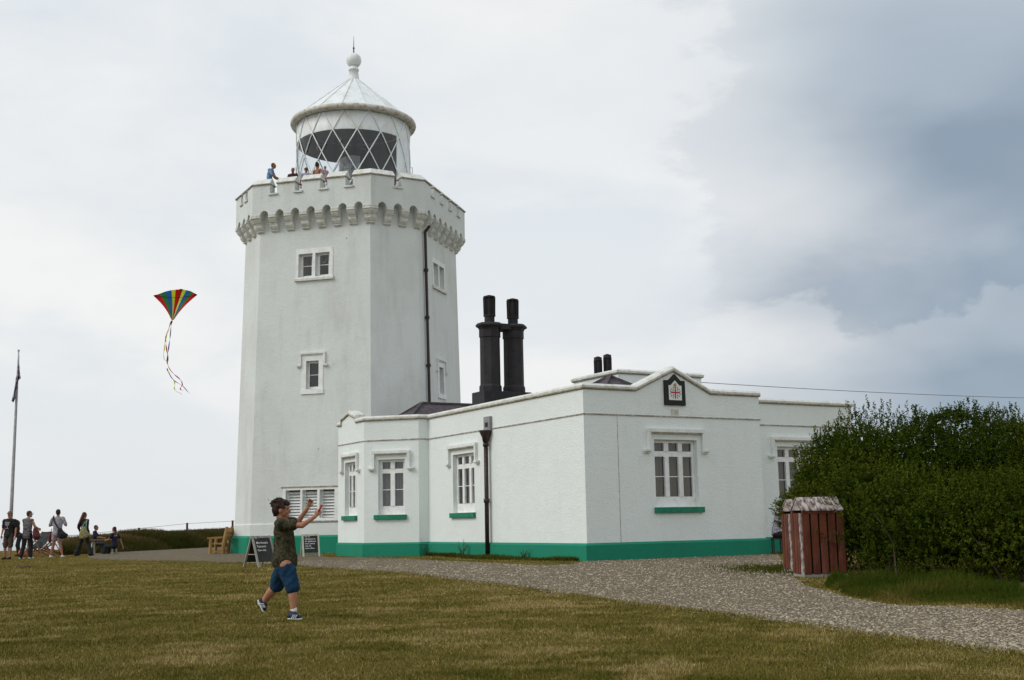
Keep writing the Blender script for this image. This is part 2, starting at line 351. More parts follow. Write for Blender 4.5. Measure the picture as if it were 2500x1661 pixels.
def hood(mb, P, u0, u1, zt, zb, t=.09, pr=.10, foot=.13, sg=1):
    pbox(mb, P, u0, u1, zt-t, zt, 0.001, pr); pbox(mb, P, u0+.03, u1-.03, zt-t-.05, zt-t, 0.002, pr*.55)
    for a, b in ((u0, u0+t), (u1-t, u1)): pbox(mb, P, a, b, zb, zt-t-.001, 0.0015, pr*.92)
    for a, b in ((u0-foot, u0+t), (u1-t, u1+foot)): pbox(mb, P, a, b, zb-.055, zb-.001, 0.001, pr+.02); pbox(mb, P, a+.02, b-.02, zb-.10, zb-.056, .001, pr*.7)
def window(P, u0, u1, z0, z1, par, cols=3, rows=None, rd=.17, behind='curtain', sill='green_sill', hd=True, hu=.24, wh=None, mull=.14, edge=.09, label=None, closed=False):
    rows = rows or [(.155, .75, True), (.83, .955, False)]
    fr = MB(); gl = MB(); w = u1-u0; h = z1-z0; a = -rd-.03; b = -rd+.03; f0 = .003
    pw = (w-2*edge-(cols-1)*mull)/cols; H = lambda t: z0+h*t
    levels = rows; zs = [z0+.001]
    pbox(fr, P, u0+f0, u1-f0, z0+f0, H(levels[0][0]), a, b)
    for i in range(len(levels)-1): pbox(fr, P, u0+f0, u1-f0, H(levels[i][1]), H(levels[i+1][0]), a, b)
    pbox(fr, P, u0+f0, u1-f0, H(levels[-1][1]), z1-f0, a, b)
    xs = [u0+edge+i*(pw+mull) for i in range(cols)]
    for (ra, rb, split) in levels:
        pbox(fr, P, u0+f0, xs[0], H(ra), H(rb), a, b); pbox(fr, P, xs[-1]+pw, u1-f0, H(ra), H(rb), a, b)
        for i in range(cols-1): pbox(fr, P, xs[i]+pw, xs[i+1], H(ra), H(rb), a, b+(.02 if mull > .1 else 0))
        for x in xs:
            gl.quad(P(x, H(ra), a+.02), P(x+pw, H(ra), a+.02), P(x+pw, H(rb), a+.02), P(x, H(rb), a+.02))
            if split: zm = (H(ra)+H(rb))/2; pbox(fr, P, x, x+pw, zm-.012, zm+.012, a+.01, b-.012)
    # narrow shadow gaps round the opening casements
    wn = fr.build('window', 'white_paint', par, label=label); gl.build('pane', 'window_glass', wn)
    bk = MB()
    if behind:
        n = 40; zc0, zc1 = z0, z1
        for i in range(n):
            ua = u0+w*i/n; ub = u0+w*(i+1)/n; da = -rd-.16+.03*math.sin(i*1.7); db = -rd-.16+.03*math.sin((i+1)*1.7)
            if behind == 'curtain' and abs(i-n*.38) < 1.2: continue
            if behind == 'half' and not (i < n*.4 or i > n*.93): continue
            bk.quad(P(ua, zc0, da), P(ub, zc0, db), P(ub, zc1, db), P(ua, zc1, da))
        bk.build('curtain', 'curtain' if behind in ('curtain', 'half') else behind, wn)  # in the bay window this sheet carries the painted reflection, not a curtain
    if sill:
        sb = MB(); pbox(sb, P, u0-.07, u1+.13 if sill == 'green_sill' else u1+.07, z0-.155, z0-.004, -rd+.034, .085)
        sb.build('sill', sill, wn, bevel=.008)
    if hd:
        hb = MB(); hood(hb, P, u0-hu, u1+hu, z1+.29, z1-.27); hb.build('hood_mould', 'mould_white', wn); hd_ = MB(); pbox(hd_, P, u0-hu+.09, u1+hu-.09, z1+.17, z1+.1995, .057, .0985); hd_.build('drip_edge', 'coping_edge', wn)
    return wn

# ================================================================== the setting
def groundmat():
    m = bpy.data.materials.new('grass_ground'); m.use_nodes = True; t = m.node_tree; b = t.nodes['Principled BSDF']; MATS['grass_ground'] = m
    b.inputs['Roughness'].default_value = 1; b.inputs['Specular IOR Level'].default_value = .0
    co = nd(t, 'ShaderNodeTexCoord').outputs['Object']
    c = mixc(t, sstep(t, noise(t, co, .35, 5, .6), .4, .62), (.150, .116, .034), (.125, .108, .028))
    c = mixc(t, sstep(t, noise(t, co, 1.6, 6, .65, .5), .52, .66), c, (.23, .17, .07))
    c = mixc(t, sstep(t, noise(t, co, 2.6, 5, .6, .5), .6, .75), c, (.040, .050, .006))
    c = mixc(t, math_(t, 'MULTIPLY', sstep(t, noise(t, co, 30, 4, .7), .4, .66), .6), c, (.145, .10, .028))
    c = mixc(t, math_(t, 'MULTIPLY', sstep(t, noise(t, co, 55, 3, .7), .45, .7), .35), c, (.04, .03, .006))
    t.links.new(c, b.inputs['Base Color'])
    bn = nd(t, 'ShaderNodeBump'); bn.inputs['Strength'].default_value = .9; bn.inputs['Distance'].default_value = .04
    t.links.new(noise(t, co, 40, 5, .7), bn.inputs['Height']); t.links.new(bn.outputs[0], b.inputs['Normal'])
    m = bpy.data.materials.new('gravel'); m.use_nodes = True; t = m.node_tree; b = t.nodes['Principled BSDF']; MATS['gravel'] = m
    b.inputs['Roughness'].default_value = .9; b.inputs['Specular IOR Level'].default_value = .2
    co = nd(t, 'ShaderNodeTexCoord').outputs['Object']
    vo = nd(t, 'ShaderNodeTexVoronoi'); vo.inputs['Scale'].default_value = 38; t.links.new(co, vo.inputs['Vector'])
    sp = nd(t, 'ShaderNodeSeparateColor'); t.links.new(vo.outputs['Color'], sp.inputs[0])
    c = mixc(t, sp.outputs[0], (.12, .092, .052), (.47, .385, .255))
    c = mixc(t, sstep(t, sp.outputs[1], .78, .95), c, (.44, .38, .27))
    c = mixc(t, sstep(t, sp.outputs[2], .8, .95), c, (.13, .085, .045))
    c = mixc(t, sstep(t, vo.outputs['Distance'], .36, .62), c, (.055, .045, .028))
    c = mixc(t, math_(t, 'MULTIPLY', sstep(t, noise(t, co, .5, 5, .6), .45, .7), .55), c, (.18, .135, .07))
    c = mixc(t, math_(t, 'MULTIPLY', sstep(t, noise(t, co, 1.3, 5, .6), .62, .75), .7), c, (.10, .09, .04))
    t.links.new(c, b.inputs['Base Color'])
    bn = nd(t, 'ShaderNodeBump'); bn.inputs['Strength'].default_value = 1; bn.inputs['Distance'].default_value = .03; bn.invert = True
    t.links.new(vo.outputs['Distance'], bn.inputs['Height']); t.links.new(bn.outputs[0], b.inputs['Normal'])
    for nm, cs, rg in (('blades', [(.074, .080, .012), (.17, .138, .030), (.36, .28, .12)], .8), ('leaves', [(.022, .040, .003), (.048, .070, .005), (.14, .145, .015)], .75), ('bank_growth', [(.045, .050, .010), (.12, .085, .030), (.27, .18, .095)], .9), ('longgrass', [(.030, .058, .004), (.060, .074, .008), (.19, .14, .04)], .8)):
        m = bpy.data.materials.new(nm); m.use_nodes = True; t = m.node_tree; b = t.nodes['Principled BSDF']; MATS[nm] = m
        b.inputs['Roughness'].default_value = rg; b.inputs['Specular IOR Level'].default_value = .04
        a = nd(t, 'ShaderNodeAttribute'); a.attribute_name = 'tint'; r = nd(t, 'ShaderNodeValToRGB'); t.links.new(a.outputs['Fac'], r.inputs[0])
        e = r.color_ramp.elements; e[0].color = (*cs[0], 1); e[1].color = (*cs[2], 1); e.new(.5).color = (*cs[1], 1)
        t.links.new(r.outputs[0], b.inputs['Base Color'])
        if nm != 'blades':
            mx = nd(t, 'ShaderNodeMixShader'); tl = nd(t, 'ShaderNodeBsdfTranslucent'); mx.inputs[0].default_value = .22; t.links.new(r.outputs[0], tl.inputs[0])
            o = t.nodes['Material Output']; t.links.new(b.outputs[0], mx.inputs[1]); t.links.new(tl.outputs[0], mx.inputs[2]); t.links.new(mx.outputs[0], o.inputs[0])
    m = bpy.data.materials.new('sea'); m.use_nodes = True; t = m.node_tree; b = t.nodes['Principled BSDF']; MATS['sea'] = m
    b.inputs['Base Color'].default_value = (.25, .30, .32, 1); b.inputs['Roughness'].default_value = .25
groundmat()
# the clifftop: one sheet from under the camera to the cliff edge, then down to the shore
def edge_r(a):   # distance of the cliff edge by azimuth
    d = math.degrees(a)
    return 74 if d < -20 else 74+(d+20)*1.2 if d < 10 else 110
mb = MB(); na = 120; rings = [0.01, 3, 6, 10, 15, 22, 32, 45, 58, 68]
vs = []
for r in rings+['e', 'f', 'g']:
    for k in range(na):
        a = -math.pi+2*math.pi*k/na; e = edge_r(a); z = 0
        if r == 'e': rr = e
        elif r == 'f': rr = e+8; z = -5
        elif r == 'g': rr = e+40; z = -61
        else: rr = min(r, e-1)
        vs.append((rr*math.sin(a), rr*math.cos(a), z))
fs = [(i*na+k, i*na+(k+1) % na, (i+1)*na+(k+1) % na, (i+1)*na+k) for i in range(len(rings)+2) for k in range(na)]
mb.add(vs, fs); tag(mb.build('ground', 'grass_ground'), kind='structure')
mb = MB(); mb.lathe((0, 0), [(.1, -60), (300, -60), (3000, -60), (25000, -60)], 64); tag(mb.build('sea', 'sea', loc=(0, 0, -60)), kind='structure')

# gravel: boundaries read off the ground
low = [(215, 1363), (240, 1366), (300, 1369), (420, 1371), (588, 1374), (726, 1382), (917, 1397), (1000, 1402), (1090, 1414), (1172, 1424), (1254, 1436), (1407, 1456), (1508, 1474), (1699, 1497), (1953, 1526), (2144, 1560), (2330, 1583), (2494, 1605), (2600, 1622)]
upp = [(215, 1355), (235, 1350), (300, 1347), (400, 1342), (510, 1336), (700, 1352), (782, 1361), (892, 1361), (1000, 1366), (1160, 1373), (1250, 1378), (1318, 1381), (1400, 1378), (1434, 1369), (1600, 1364), (1864, 1353), (1900, 1352), (1921, 1394), (1966, 1430), (2080, 1462), (2176, 1478), (2335, 1482), (2494, 1491), (2600, 1500)]
def interp(tab, x):
    for (a, b), (c, d) in zip(tab, tab[1:]):
        if a <= x <= c: return b+(d-b)*(x-a)/(c-a)
    return tab[-1][1] if x > tab[-1][0] else tab[0][1]
LOWP = [atz(x, y) for x, y in low]; UPPP = [atz(x, y) for x, y in upp]
mb = MB(); xs = sorted(set([x for x, _ in low]+[x for x, _ in upp]+list(range(220, 2600, 6)))); prev = None
for x in xs:
    wy = 1.6*math.sin(x*.071)+1.3*math.sin(x*.19+1)+.9*math.sin(x*.43); s = max(.25, (x-200)/1600)
    a = atz(x, interp(low, x)+wy*s); b = atz(x, interp(upp, x)+(wy*.6*s if (x < 1380 or x > 1960) else 0)); cur = [a, a.lerp(b, .33), a.lerp(b, .66), b]
    if 480 < x < 790:      # gravel runs on under the tower
        cur[3] = atz(x, 1334)
    if 790 <= x < 1434: pass
    cur = [Vector((c.x, c.y, .006)) for c in cur]
    if prev:
        for i in range(3): mb.quad(prev[i], cur[i], cur[i+1], prev[i+1])
    prev = cur
path = tag(mb.build('gravel_path', 'gravel', loc=(0, 25, 0)), kind='structure')

def in_gravel(x, y):
    """is ground point on the gravel (projected back through nothing: plain polygon test)"""
    c = False; poly = GP; j = len(poly)-1
    for i in range(len(poly)):
        xi, yi = poly[i]; xj, yj = poly[j]
        if (yi > y) != (yj > y) and x < (xj-xi)*(y-yi)/(yj-yi)+xi: c = not c
        j = i
    return c
GP = [(p.x, p.y) for p in LOWP]+[(p.x, p.y) for p in reversed(UPPP)]
def poly_mask(P, poly):
    x, y = P[:, 0], P[:, 1]; c = np.zeros(len(P), bool); j = len(poly)-1
    for i in range(len(poly)):
        xi, yi = poly[i]; xj, yj = poly[j]
        if yi != yj:
            c ^= ((yi > y) != (yj > y)) & (x < (xj-xi)*(y-yi)/(yj-yi)+xi)
        j = i
    return c
def vnoise(P, s, seed=0):
    """smooth value noise for patchy growth"""
    r = np.random.default_rng(seed); T = r.random((64, 64)); q = P*s; i = np.floor(q).astype(int); f = q-i; f = f*f*(3-2*f)
    g = lambda a, b: T[(i[:, 0]+a) % 64, (i[:, 1]+b) % 64]
    return (g(0, 0)*(1-f[:, 0])+g(1, 0)*f[:, 0])*(1-f[:, 1])+(g(0, 1)*(1-f[:, 0])+g(1, 1)*f[:, 0])*f[:, 1]
def blades(name, P, h, w, m, tint, lean=.5, loc=(0, 0, 0), z0=0., kind='stuff', bend=True):
    n = len(P); a = rng.random(n)*2*math.pi; la = rng.random(n)*2*math.pi; h = np.broadcast_to(h, n); w = np.broadcast_to(w, n)
    le = lean*rng.random(n)*h; z0 = np.broadcast_to(z0, n)
    sx = np.cos(a)*w/2; sy = np.sin(a)*w/2; lx = np.cos(la)*le; ly = np.sin(la)*le
    zt = z0+h*np.sqrt(np.maximum(.1, 1-(le/h)**2*.6)); x, y = P[:, 0], P[:, 1]
    if not bend:
        V = np.empty((n, 4, 3)); V[:, 0] = np.c_[x-sx, y-sy, z0]; V[:, 1] = np.c_[x+sx, y+sy, z0]; V[:, 2] = np.c_[x+sx*.3+lx, y+sy*.3+ly, zt]; V[:, 3] = np.c_[x-sx*.3+lx, y-sy*.3+ly, zt]
        o = np_obj(name, V.reshape(-1, 3), np.arange(n*4).reshape(n, 4), m, loc=loc, attr=tint)
    else:
        zm = z0+(zt-z0)*.62; V = np.empty((n, 6, 3)); V[:, 0] = np.c_[x-sx, y-sy, z0]; V[:, 1] = np.c_[x+sx, y+sy, z0]; V[:, 2] = np.c_[x+sx*.8+lx*.4, y+sy*.8+ly*.4, zm]; V[:, 3] = np.c_[x-sx*.8+lx*.4, y-sy*.8+ly*.4, zm]; V[:, 4] = np.c_[x+sx*.1+lx, y+sy*.1+ly, zt]; V[:, 5] = np.c_[x-sx*.1+lx, y-sy*.1+ly, zt]
        F = (np.arange(n)[:, None, None]*6+np.array([(0, 1, 2, 3), (3, 2, 4, 5)])[None]).reshape(-1, 4)
        o = np_obj(name, V.reshape(-1, 3), F, m, loc=loc, attr=np.repeat(tint, 2))
    if kind: tag(o, kind=kind)
    return o
def scatter_view(n, y0, y1, pw, xpad=1.12):
    """points in the wedge of ground the photograph sees, denser near"""
    t = rng.random(n); Y = (y0**(1-pw)+(y1**(1-pw)-y0**(1-pw))*t)**(1/(1-pw)); X = (rng.random(n)-.5)*2*Y*.434*xpad; return np.c_[X, Y]
P = scatter_view(820000, 6.6, 50, 1.75); P = P[~poly_mask(P, GP)]
hd_ = vnoise(P, .9, 1)*.5+vnoise(P, 2.7, 2)*.5; gr = vnoise(P, .35, 3)*.4+vnoise(P, 1.7, 4)*.6
keep = rng.random(len(P)) < np.clip((hd_-.15)*1.9, .28, 1); P = P[keep]; hd_ = hd_[keep]; gr = gr[keep]
tint = np.clip(.43+(.5-gr)*.55+rng.normal(0, .24, len(P)), 0, 1)
q2 = np.c_[P[:, 0]*.8, P[:, 1]]; dry = np.clip((vnoise(q2, 1.5, 9)*.6+vnoise(q2, 4.5, 8)*.4-.52)*5, 0, 1); grn = np.clip((vnoise(q2, 1.1, 19)*.6+vnoise(q2, 5, 18)*.4-.60)*6, 0, 1); tint = np.clip(tint+.50*dry-.34*grn, 0, 1)
hh = (.010+.014*rng.random(len(P))+.012*hd_+.035*(rng.random(len(P)) < .012))*np.clip(P[:, 1]/20, .85, 1.15)
lawn = blades('grass', P, hh, .0055*np.clip(P[:, 1]/8, 1, 3.0), 'blades', tint, 1.1, (0, 12, 0), bend=False); lawn['label'] = 'short dry olive and straw coloured lawn grass'; lawn['category'] = 'grass'
# loose stones lying on the gravel
Pg = scatter_view(120000, 8, 36, 1.7); Pg = Pg[poly_mask(Pg, GP)][:42000]; n = len(Pg)
s = .006+.012*rng.random(n)**2; s *= np.clip(Pg[:, 1]/16, .9, 1.5); ang = rng.random(n)*6.28
oc = np.array([(1, 0, .3), (0, 1, .25), (-1, 0, .35), (0, -1, .3), (0, 0, 1.), ]) 
V = np.empty((n, 5, 3)); rz = s*(.5+.5*rng.random(n)); ex = 1+.6*rng.random(n)
for k in range(5):
    x = oc[k, 0]*s*ex; y = oc[k, 1]*s; V[:, k, 0] = Pg[:, 0]+x*np.cos(ang)-y*np.sin(ang); V[:, k, 1] = Pg[:, 1]+x*np.sin(ang)+y*np.cos(ang); V[:, k, 2] = .004+oc[k, 2]*rz
F = (np.arange(n)[:, None, None]*5+np.array([(0, 1, 4), (1, 2, 4), (2, 3, 4), (3, 0, 4)])[None]).reshape(-1, 3)
m = bpy.data.materials.new('stones'); m.use_nodes = True; t = m.node_tree; MATS['stones'] = m; b = t.nodes['Principled BSDF']; a = nd(t, 'ShaderNodeAttribute'); a.attribute_name = 'tint'
rp = nd(t, 'ShaderNodeValToRGB'); t.links.new(a.outputs['Fac'], rp.inputs[0]); rp.color_ramp.elements[0].color = (.10, .075, .045, 1); rp.color_ramp.elements[1].color = (.48, .40, .28, 1); t.links.new(rp.outputs[0], b.inputs['Base Color']); b.inputs['Roughness'].default_value = .85
st = np_obj('gravel_stones', V.reshape(-1, 3), F, 'stones', loc=(0, 20, 0), attr=np.repeat(rng.random(n)**1.2, 4)); tag(st, 'loose pale and brown stones strewn over the gravel path', 'gravel', kind='stuff')

# ================================================================== lighthouse tower
TX, TY = -6.935, 50.869; CT = Vector((TX, TY, 0)); AZF = A1-3*math.pi/4+.007; S2 = math.sqrt(2)
def octv(a, b, z):
    out = []
    for k in range(8):
        r1, r2 = (a, b) if k % 2 == 0 else (b, a); p, q = AZF-k*math.pi/4, AZF-(k+1)*math.pi/4
        A = np.array([[math.sin(p), math.cos(p)], [math.sin(q), math.cos(q)]]); v = np.linalg.solve(A, [r1, r2]); out.append(Vector((TX+v[0], TY+v[1], z)))
    return out       # vertex k lies between face k and k+1
def aS(z): t = (z-1.157)/(13.102-1.157); return 4.164*(1-t)+3.944*t
RB = 1.147
lh = thing('lighthouse', 'white octagonal lighthouse tower with green base and crenellated gallery', 'lighthouse', (TX, TY, 0))
def PT(k):
    p = AZF-k*math.pi/4; n = az(p); u = az(p-math.pi/2)
    return lambda uu, z, d=0: CT+n*((aS(z)*(1 if k % 2 == 0 else RB))+d)+u*uu+Z*z
def hw(k):
    return (lambda z: aS(z)*(RB*S2-1)) if k % 2 == 0 else (lambda z: aS(z)*(S2-RB))
ZL = [.62, 1.157, 4, 7, 10, 13.25, 14.0]
mb = MB()
louv = [(-1.07, -.43, 1.36, 2.46), (-.34, .30, 1.36, 2.46), (.40, 1.04, 1.36, 2.46)]
big = [(-.69, -.06, 11.08, 12.06), (.06, .69, 11.08, 12.06), (-.27, .28, 6.46, 7.61)]
for k in range(8):
    hs = (big+(louv if k == 0 else [])) if k % 2 == 0 else []
    h = hw(k); wallgrid(mb, PT(k), [lambda z, h=h: -h(z), lambda z, h=h: h(z)], ZL, hs, .28)
mb.build('tower_wall', 'render_tower', lh)
ring = [v for v in octv(4.287, 4.287*RB, 0)]
mb = MB(); mb.sweep(ring, [(-.3, -.3), (0, -.3), (0, .62), (-.11, .70), (-.3, .70)], True); mb.build('plinth', 'green_paint', lh)
base = octv(4.164, 4.164*RB, 0); mb = MB(); mb.sweep(base, [(-.1, .69), (.028, .69), (.028, 1.13), (-.002, 1.19), (-.1, 1.19)], True); mb.build('base_band', 'render_tower', lh)
# small projecting surrounds, windows
def surround(P, u0, u1, z0, z1, holes, par):
    mb = MB(); us = sorted(set([u0, u1]+[h[0] for h in holes]+[h[1] for h in holes])); zs = sorted(set([z0, z1]+[h[2] for h in holes]+[h[3] for h in holes]))
    for a, b in zip(us, us[1:]):
        for c, d in zip(zs, zs[1:]):
            if any(h[0]-1e-4 < a and b < h[1]+1e-4 and h[2]-1e-4 < c and d < h[3]+1e-4 for h in holes): continue
            pbox(mb, P, a, b, c, d, -.01, .022)
    return mb.build('window_surround', 'white_paint', par)
for k in (0, 2):
    P = PT(k)
    sr = surround(P, -.80, .84, 10.98, 12.26, big[:2], lh)
    for q, h in enumerate(big[:2]):
        w = window(P, *h, lh, cols=1, rows=[(.09, .92, True)], rd=.2, behind='half' if q == 0 else None, sill=None, hd=False, edge=.12, label='small two pane window of the upper pair on the tower' if 0 else None)
        if q == 1 and k == 0:
            fb = MB(); cu, cz = (h[0]+h[1])/2, h[2]+.72
            prof = [(cu+.13*math.cos(a*math.pi/8), cz+.13*math.sin(a*math.pi/8)) for a in range(17)]
            fb.tube([P(a, b, -.19) for a, b in prof], .012, 6); fb.build('extractor_fan', 'lead', w)
    sb = MB(); pbox(sb, P, -.84, .88, 10.92, 11.0, .0, .09); sb.hexa([P(-.84, 11.001, .09), P(.88, 11.001, .09), P(.88, 11.001, 0), P(-.84, 11.001, 0), P(-.84, 11.01, .09), P(.88, 11.01, .09), P(.88, 11.07, .02), P(-.84, 11.07, .02)]); sb.build('window_sill', 'coping', lh)
    h = big[2]; surround(P, -.47, .47, 6.42, 7.86, [h], lh)
    w = window(P, *h, lh, cols=1, rows=[(.10, .93, True)], rd=.2, behind=None, sill=None, hd=False, edge=.07)
    hb = MB(); hood(hb, P, -.55, .57, 7.96, 7.45, .075, .09, .11); hb.build('hood_mould', 'mould_white', w)
    sb = MB(); pbox(sb, P, -.50, .50, 6.27, 6.455, -.1, .05); sb.build('window_sill', 'white_paint', w)
    if k == 0:
        mbs = surround(P, -1.2, 1.2, 1.25, 2.56, louv, lh)
        lb = MB(); pbox(lb, P, -1.27, 1.27, 2.562, 2.60, 0, .05); lb.build('lintel_line', 'coping_edge', lh); lb = MB(); pbox(lb, P, -1.22, 1.22, 1.20, 1.248, 0, .06); lb.build('sill_line', 'coping_edge', lh)
        for h in louv:
            f = MB(); u_0, u_1, z_0, z_1 = h; pbox(f, P, u_0+.002, u_0+.05, z_0+.002, z_1-.002, -.24, -.16); pbox(f, P, u_1-.05, u_1-.002, z_0+.002, z_1-.002, -.24, -.16)
            ns = 9
            for i in range(ns):
                za = z_0+.02+(z_1-z_0-.06)*i/ns; f.hexa([P(u_0+.05, za, -.15), P(u_1-.05, za, -.15), P(u_1-.05, za+.05, -.25), P(u_0+.05, za+.05, -.25), P(u_0+.05, za+.022, -.15), P(u_1-.05, za+.022, -.15), P(u_1-.05, za+.105, -.25), P(u_0+.05, za+.105, -.25)])
            f.build('louvre', 'white_paint', lh)
            f = MB(); pbox(f, P, u_0, u_1, z_0, z_1, -.30, -.285); f.build('louvre_backing', 'room_dark', lh)
# parapet: outer ring standing on the corbel table
aP, bP = 4.325, 4.325*1.139; hwB = bP*S2-aP; hwC = aP*S2-bP
def PP(k):
    p = AZF-k*math.pi/4; n = az(p); u = az(p-math.pi/2); r = aP if k % 2 == 0 else bP
    return lambda uu, z, d=0: CT+n*(r+d)+u*uu+Z*z
gapsB = [-1.69, -.565, .565, 1.69]; gapsC = {1: [0], 7: [-.33, .33], 3: [0], 5: [0]}; GW = .165
wall = MB(); lips = MB()
for k in range(8):
    P = PP(k); h = hwB if k % 2 == 0 else hwC; gp = gapsB if k % 2 == 0 else gapsC[k]; hi = h-.45*math.tan(math.pi/8)
    arch = [-2.1, -1.4, -.7, 0, .7, 1.4, 2.1] if k % 2 == 0 else [-.69, 0, .69]; AW = .185
    # wall above the arches, with the arch heads cut out of it
    ZB, ZS, ZA, ZT = 13.66, 13.76, 13.95, 14.63
    us = [-h]+[x for c in arch for x in (c-AW, c+AW)]+[h]
    for i in range(0, len(us), 2): wall.quad(P(us[i], ZB), P(us[i+1], ZB), P(us[i+1], ZA+.02), P(us[i], ZA+.02))
    for c in arch:
        pr = [(c-AW, ZB), (c-AW, ZS), (c-AW*.86, ZS+.085), (c-AW*.5, ZS+.155), (c, ZA)]
        pr2 = [(2*c-a, z) for a, z in reversed(pr)]
        for side, q in ((-1, pr), (1, pr2)):
            for (a, za), (b, zb) in zip(q, q[1:]):
                if abs(a-b) > 1e-6: wall.quad(P(a, za), P(b, zb), P(b, ZA+.02), P(a, ZA+.02))
        allp = pr+pr2[1:]
        for (a, za), (b, zb) in zip(allp, allp[1:]): wall.quad(P(a, za), P(b, zb), P(b, zb, -.42), P(a, za, -.42))
    wall.quad(P(-h, ZA+.02), P(h, ZA+.02), P(h, ZT), P(-h, ZT)); wall.quad(P(-hi, 13.7, -.45), P(hi, 13.7, -.45), P(hi, ZT, -.45), P(-hi, ZT, -.45))
    wall.quad(P(-h, ZT), P(h, ZT), P(hi, ZT, -.45), P(-hi, ZT, -.45))
    # merlons
    ed = [None]+[x for c in gp for x in (c-GW, c+GW)]+[None]
    for i in range(0, len(ed), 2):
        a, b = ed[i], ed[i+1]; a_o = -h if a is None else a; b_o = h if b is None else b; a_i = -hi if a is None else a; b_i = hi if b is None else b
        wall.hexa([P(a_o, ZT, 0), P(b_o, ZT, 0), P(b_i, ZT, -.45), P(a_i, ZT, -.45), P(a_o, 15.04, 0), P(b_o, 15.04, 0), P(b_i, 15.04, -.45), P(a_i, 15.04, -.45)])
        ao = a_o-(.0207*1.0 if a is None else .03); bo = b_o+(.0207 if b is None else .03); t8 = math.tan(math.pi/8)
        def E(uu, isend, d, s): return (s*(h+d*t8)) if isend else uu
        o = .05; q = -.2; r_ = -.5
        A = lambda d: E(a_o-.02, a is None, d, -1); B = lambda d: E(b_o+.02, b is None, d, 1)
        lips.hexa([P(A(o), 15.04, o), P(B(o), 15.04, o), P(B(r_), 15.04, r_), P(A(r_), 15.04, r_), P(A(o), 15.085, o), P(B(o), 15.085, o), P(B(r_), 15.085, r_), P(A(r_), 15.085, r_)])
        cop = MB(); cop.add([P(A(o), 15.086, o), P(B(o), 15.086, o), P(B(q), 15.34, q), P(A(q), 15.34, q), P(B(r_), 15.086, r_), P(A(r_), 15.086, r_)], [(0, 1, 2, 3), (3, 2, 4, 5), (1, 4, 2), (0, 3, 5), (0, 5, 4, 1)]); cop.build('merlon_coping', 'coping', lh)
    for c in gp:
        a, b = c-GW-.045, c+GW+.045; a2, b2 = c-GW+.001, c+GW-.001
        sills = MB(); sills.hexa([P(a, 14.58, .06), P(b, 14.58, .06), P(b, 14.58, .001), P(a, 14.58, .001), P(a, 14.64, .06), P(b, 14.64, .06), P(b, 14.665, .001), P(a, 14.665, .001)])
        sills.add([P(a2, 14.64, .0), P(b2, 14.64, .0), P(b2, 14.74, -.22), P(a2, 14.74, -.22), P(b2, 14.64, -.46), P(a2, 14.64, -.46)], [(0, 1, 2, 3), (3, 2, 4, 5), (1, 4, 2), (0, 3, 5)])
        sills.build('crenel_sill', 'coping', lh); rail = MB(); rail.tube([P(c-GW, 15.0, -.3), P(c+GW, 15.0, -.3)], .014, 6); rail.build('guard_rail', 'black_iron', lh)
wall.build('parapet', 'render_tower', lh); lips.build('coping_lip', 'coping_edge', lh)
# gallery floor + corbels
fl = MB(); ov = octv(4.0, 4.0*1.139, 14.15); fl.v += [tuple(v) for v in ov]; fl.f.append(tuple(range(8))); fl.mi.append(0); fl.build('gallery_floor', 'lead', lh)
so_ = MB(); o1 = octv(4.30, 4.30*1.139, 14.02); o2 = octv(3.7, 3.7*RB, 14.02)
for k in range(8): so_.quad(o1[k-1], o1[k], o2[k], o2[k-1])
so_.build('gallery_soffit', 'arch_beige', lh)
T = aS(13.2); gB = aP-T; prof = [(.0, 13.63), (-.012, 13.63), (-.03, 13.56), (-.10, 13.46), (-.15, 13.435), (-.15, 13.40), (-.165, 13.38), (-.18, 13.30), (-.25, 13.20), (-.29, 13.17), (-.29, 13.135), (-.33, 13.10), (-.52, 13.08), (-.52, 13.66), (.0, 13.66)]
def corb(path): MB().sweep(path, prof).build('corbel', 'coping', lh)
def ringpt(k, u): return PP(k)(u, 0)
verts8 = octv(aP, bP, 0)
for k in range(8):
    if k % 2 == 0:
        for c in (-1.75, -1.05, -.35, .35, 1.05, 1.75): corb([ringpt(k, c-.165), ringpt(k, c+.165)])
        c1 = hwB-(2.1+.185)
    else:
        for c in (-.345, .345): corb([ringpt(k, c-.16), ringpt(k, c+.16)])
for k in range(8):   # corner corbels wrap the arris between face k and k+1
    ua = 2.285 if k % 2 == 0 else .875; ub = -.875 if k % 2 == 0 else -2.285
    corb([ringpt(k, ua+.0), verts8[k], ringpt((k+1) % 8, ub)])
for k in range(8):
    P = PP(k); arch = [-2.1, -1.4, -.7, 0, .7, 1.4, 2.1] if k % 2 == 0 else [-.69, 0, .69]; h = hwB if k % 2 == 0 else hwC; AW = .19
    us = [-h]+[x for c in arch for x in (c-AW, c+AW)]+[h]
    for i in range(0, len(us), 2):
        md = MB()
        pbox(md, P, us[i], us[i+1], 13.675, 13.73, -.05, .020); pbox(md, P, us[i], us[i+1], 13.64, 13.675, -.05, .028); pbox(md, P, us[i], us[i+1], 13.73, 13.765, -.05, .028); md.build('corbel_moulding', 'coping', lh)
# tower downpipe on face 2 near its left arris
P = PT(2); dp = MB(); pts = [P(-1.86, z, .11) for z in (13.1, 10, 7, 5.0)]; dp.tube(pts, .06, 10)
for z in (11.4, 9.4, 7.4): dp.tube([P(-1.86, z, .11), P(-1.86, z+.12, .11)], .095, 10)
dp.tube([P(-1.86, 5.0, .11), P(-1.86, 5.25, .11)], .1, 10); dp.tube([P(-1.86, 13.1, .11), P(-1.80, 13.35, .3)], .06, 8); dp.build('downpipe', 'black_iron', lh, smooth=False)
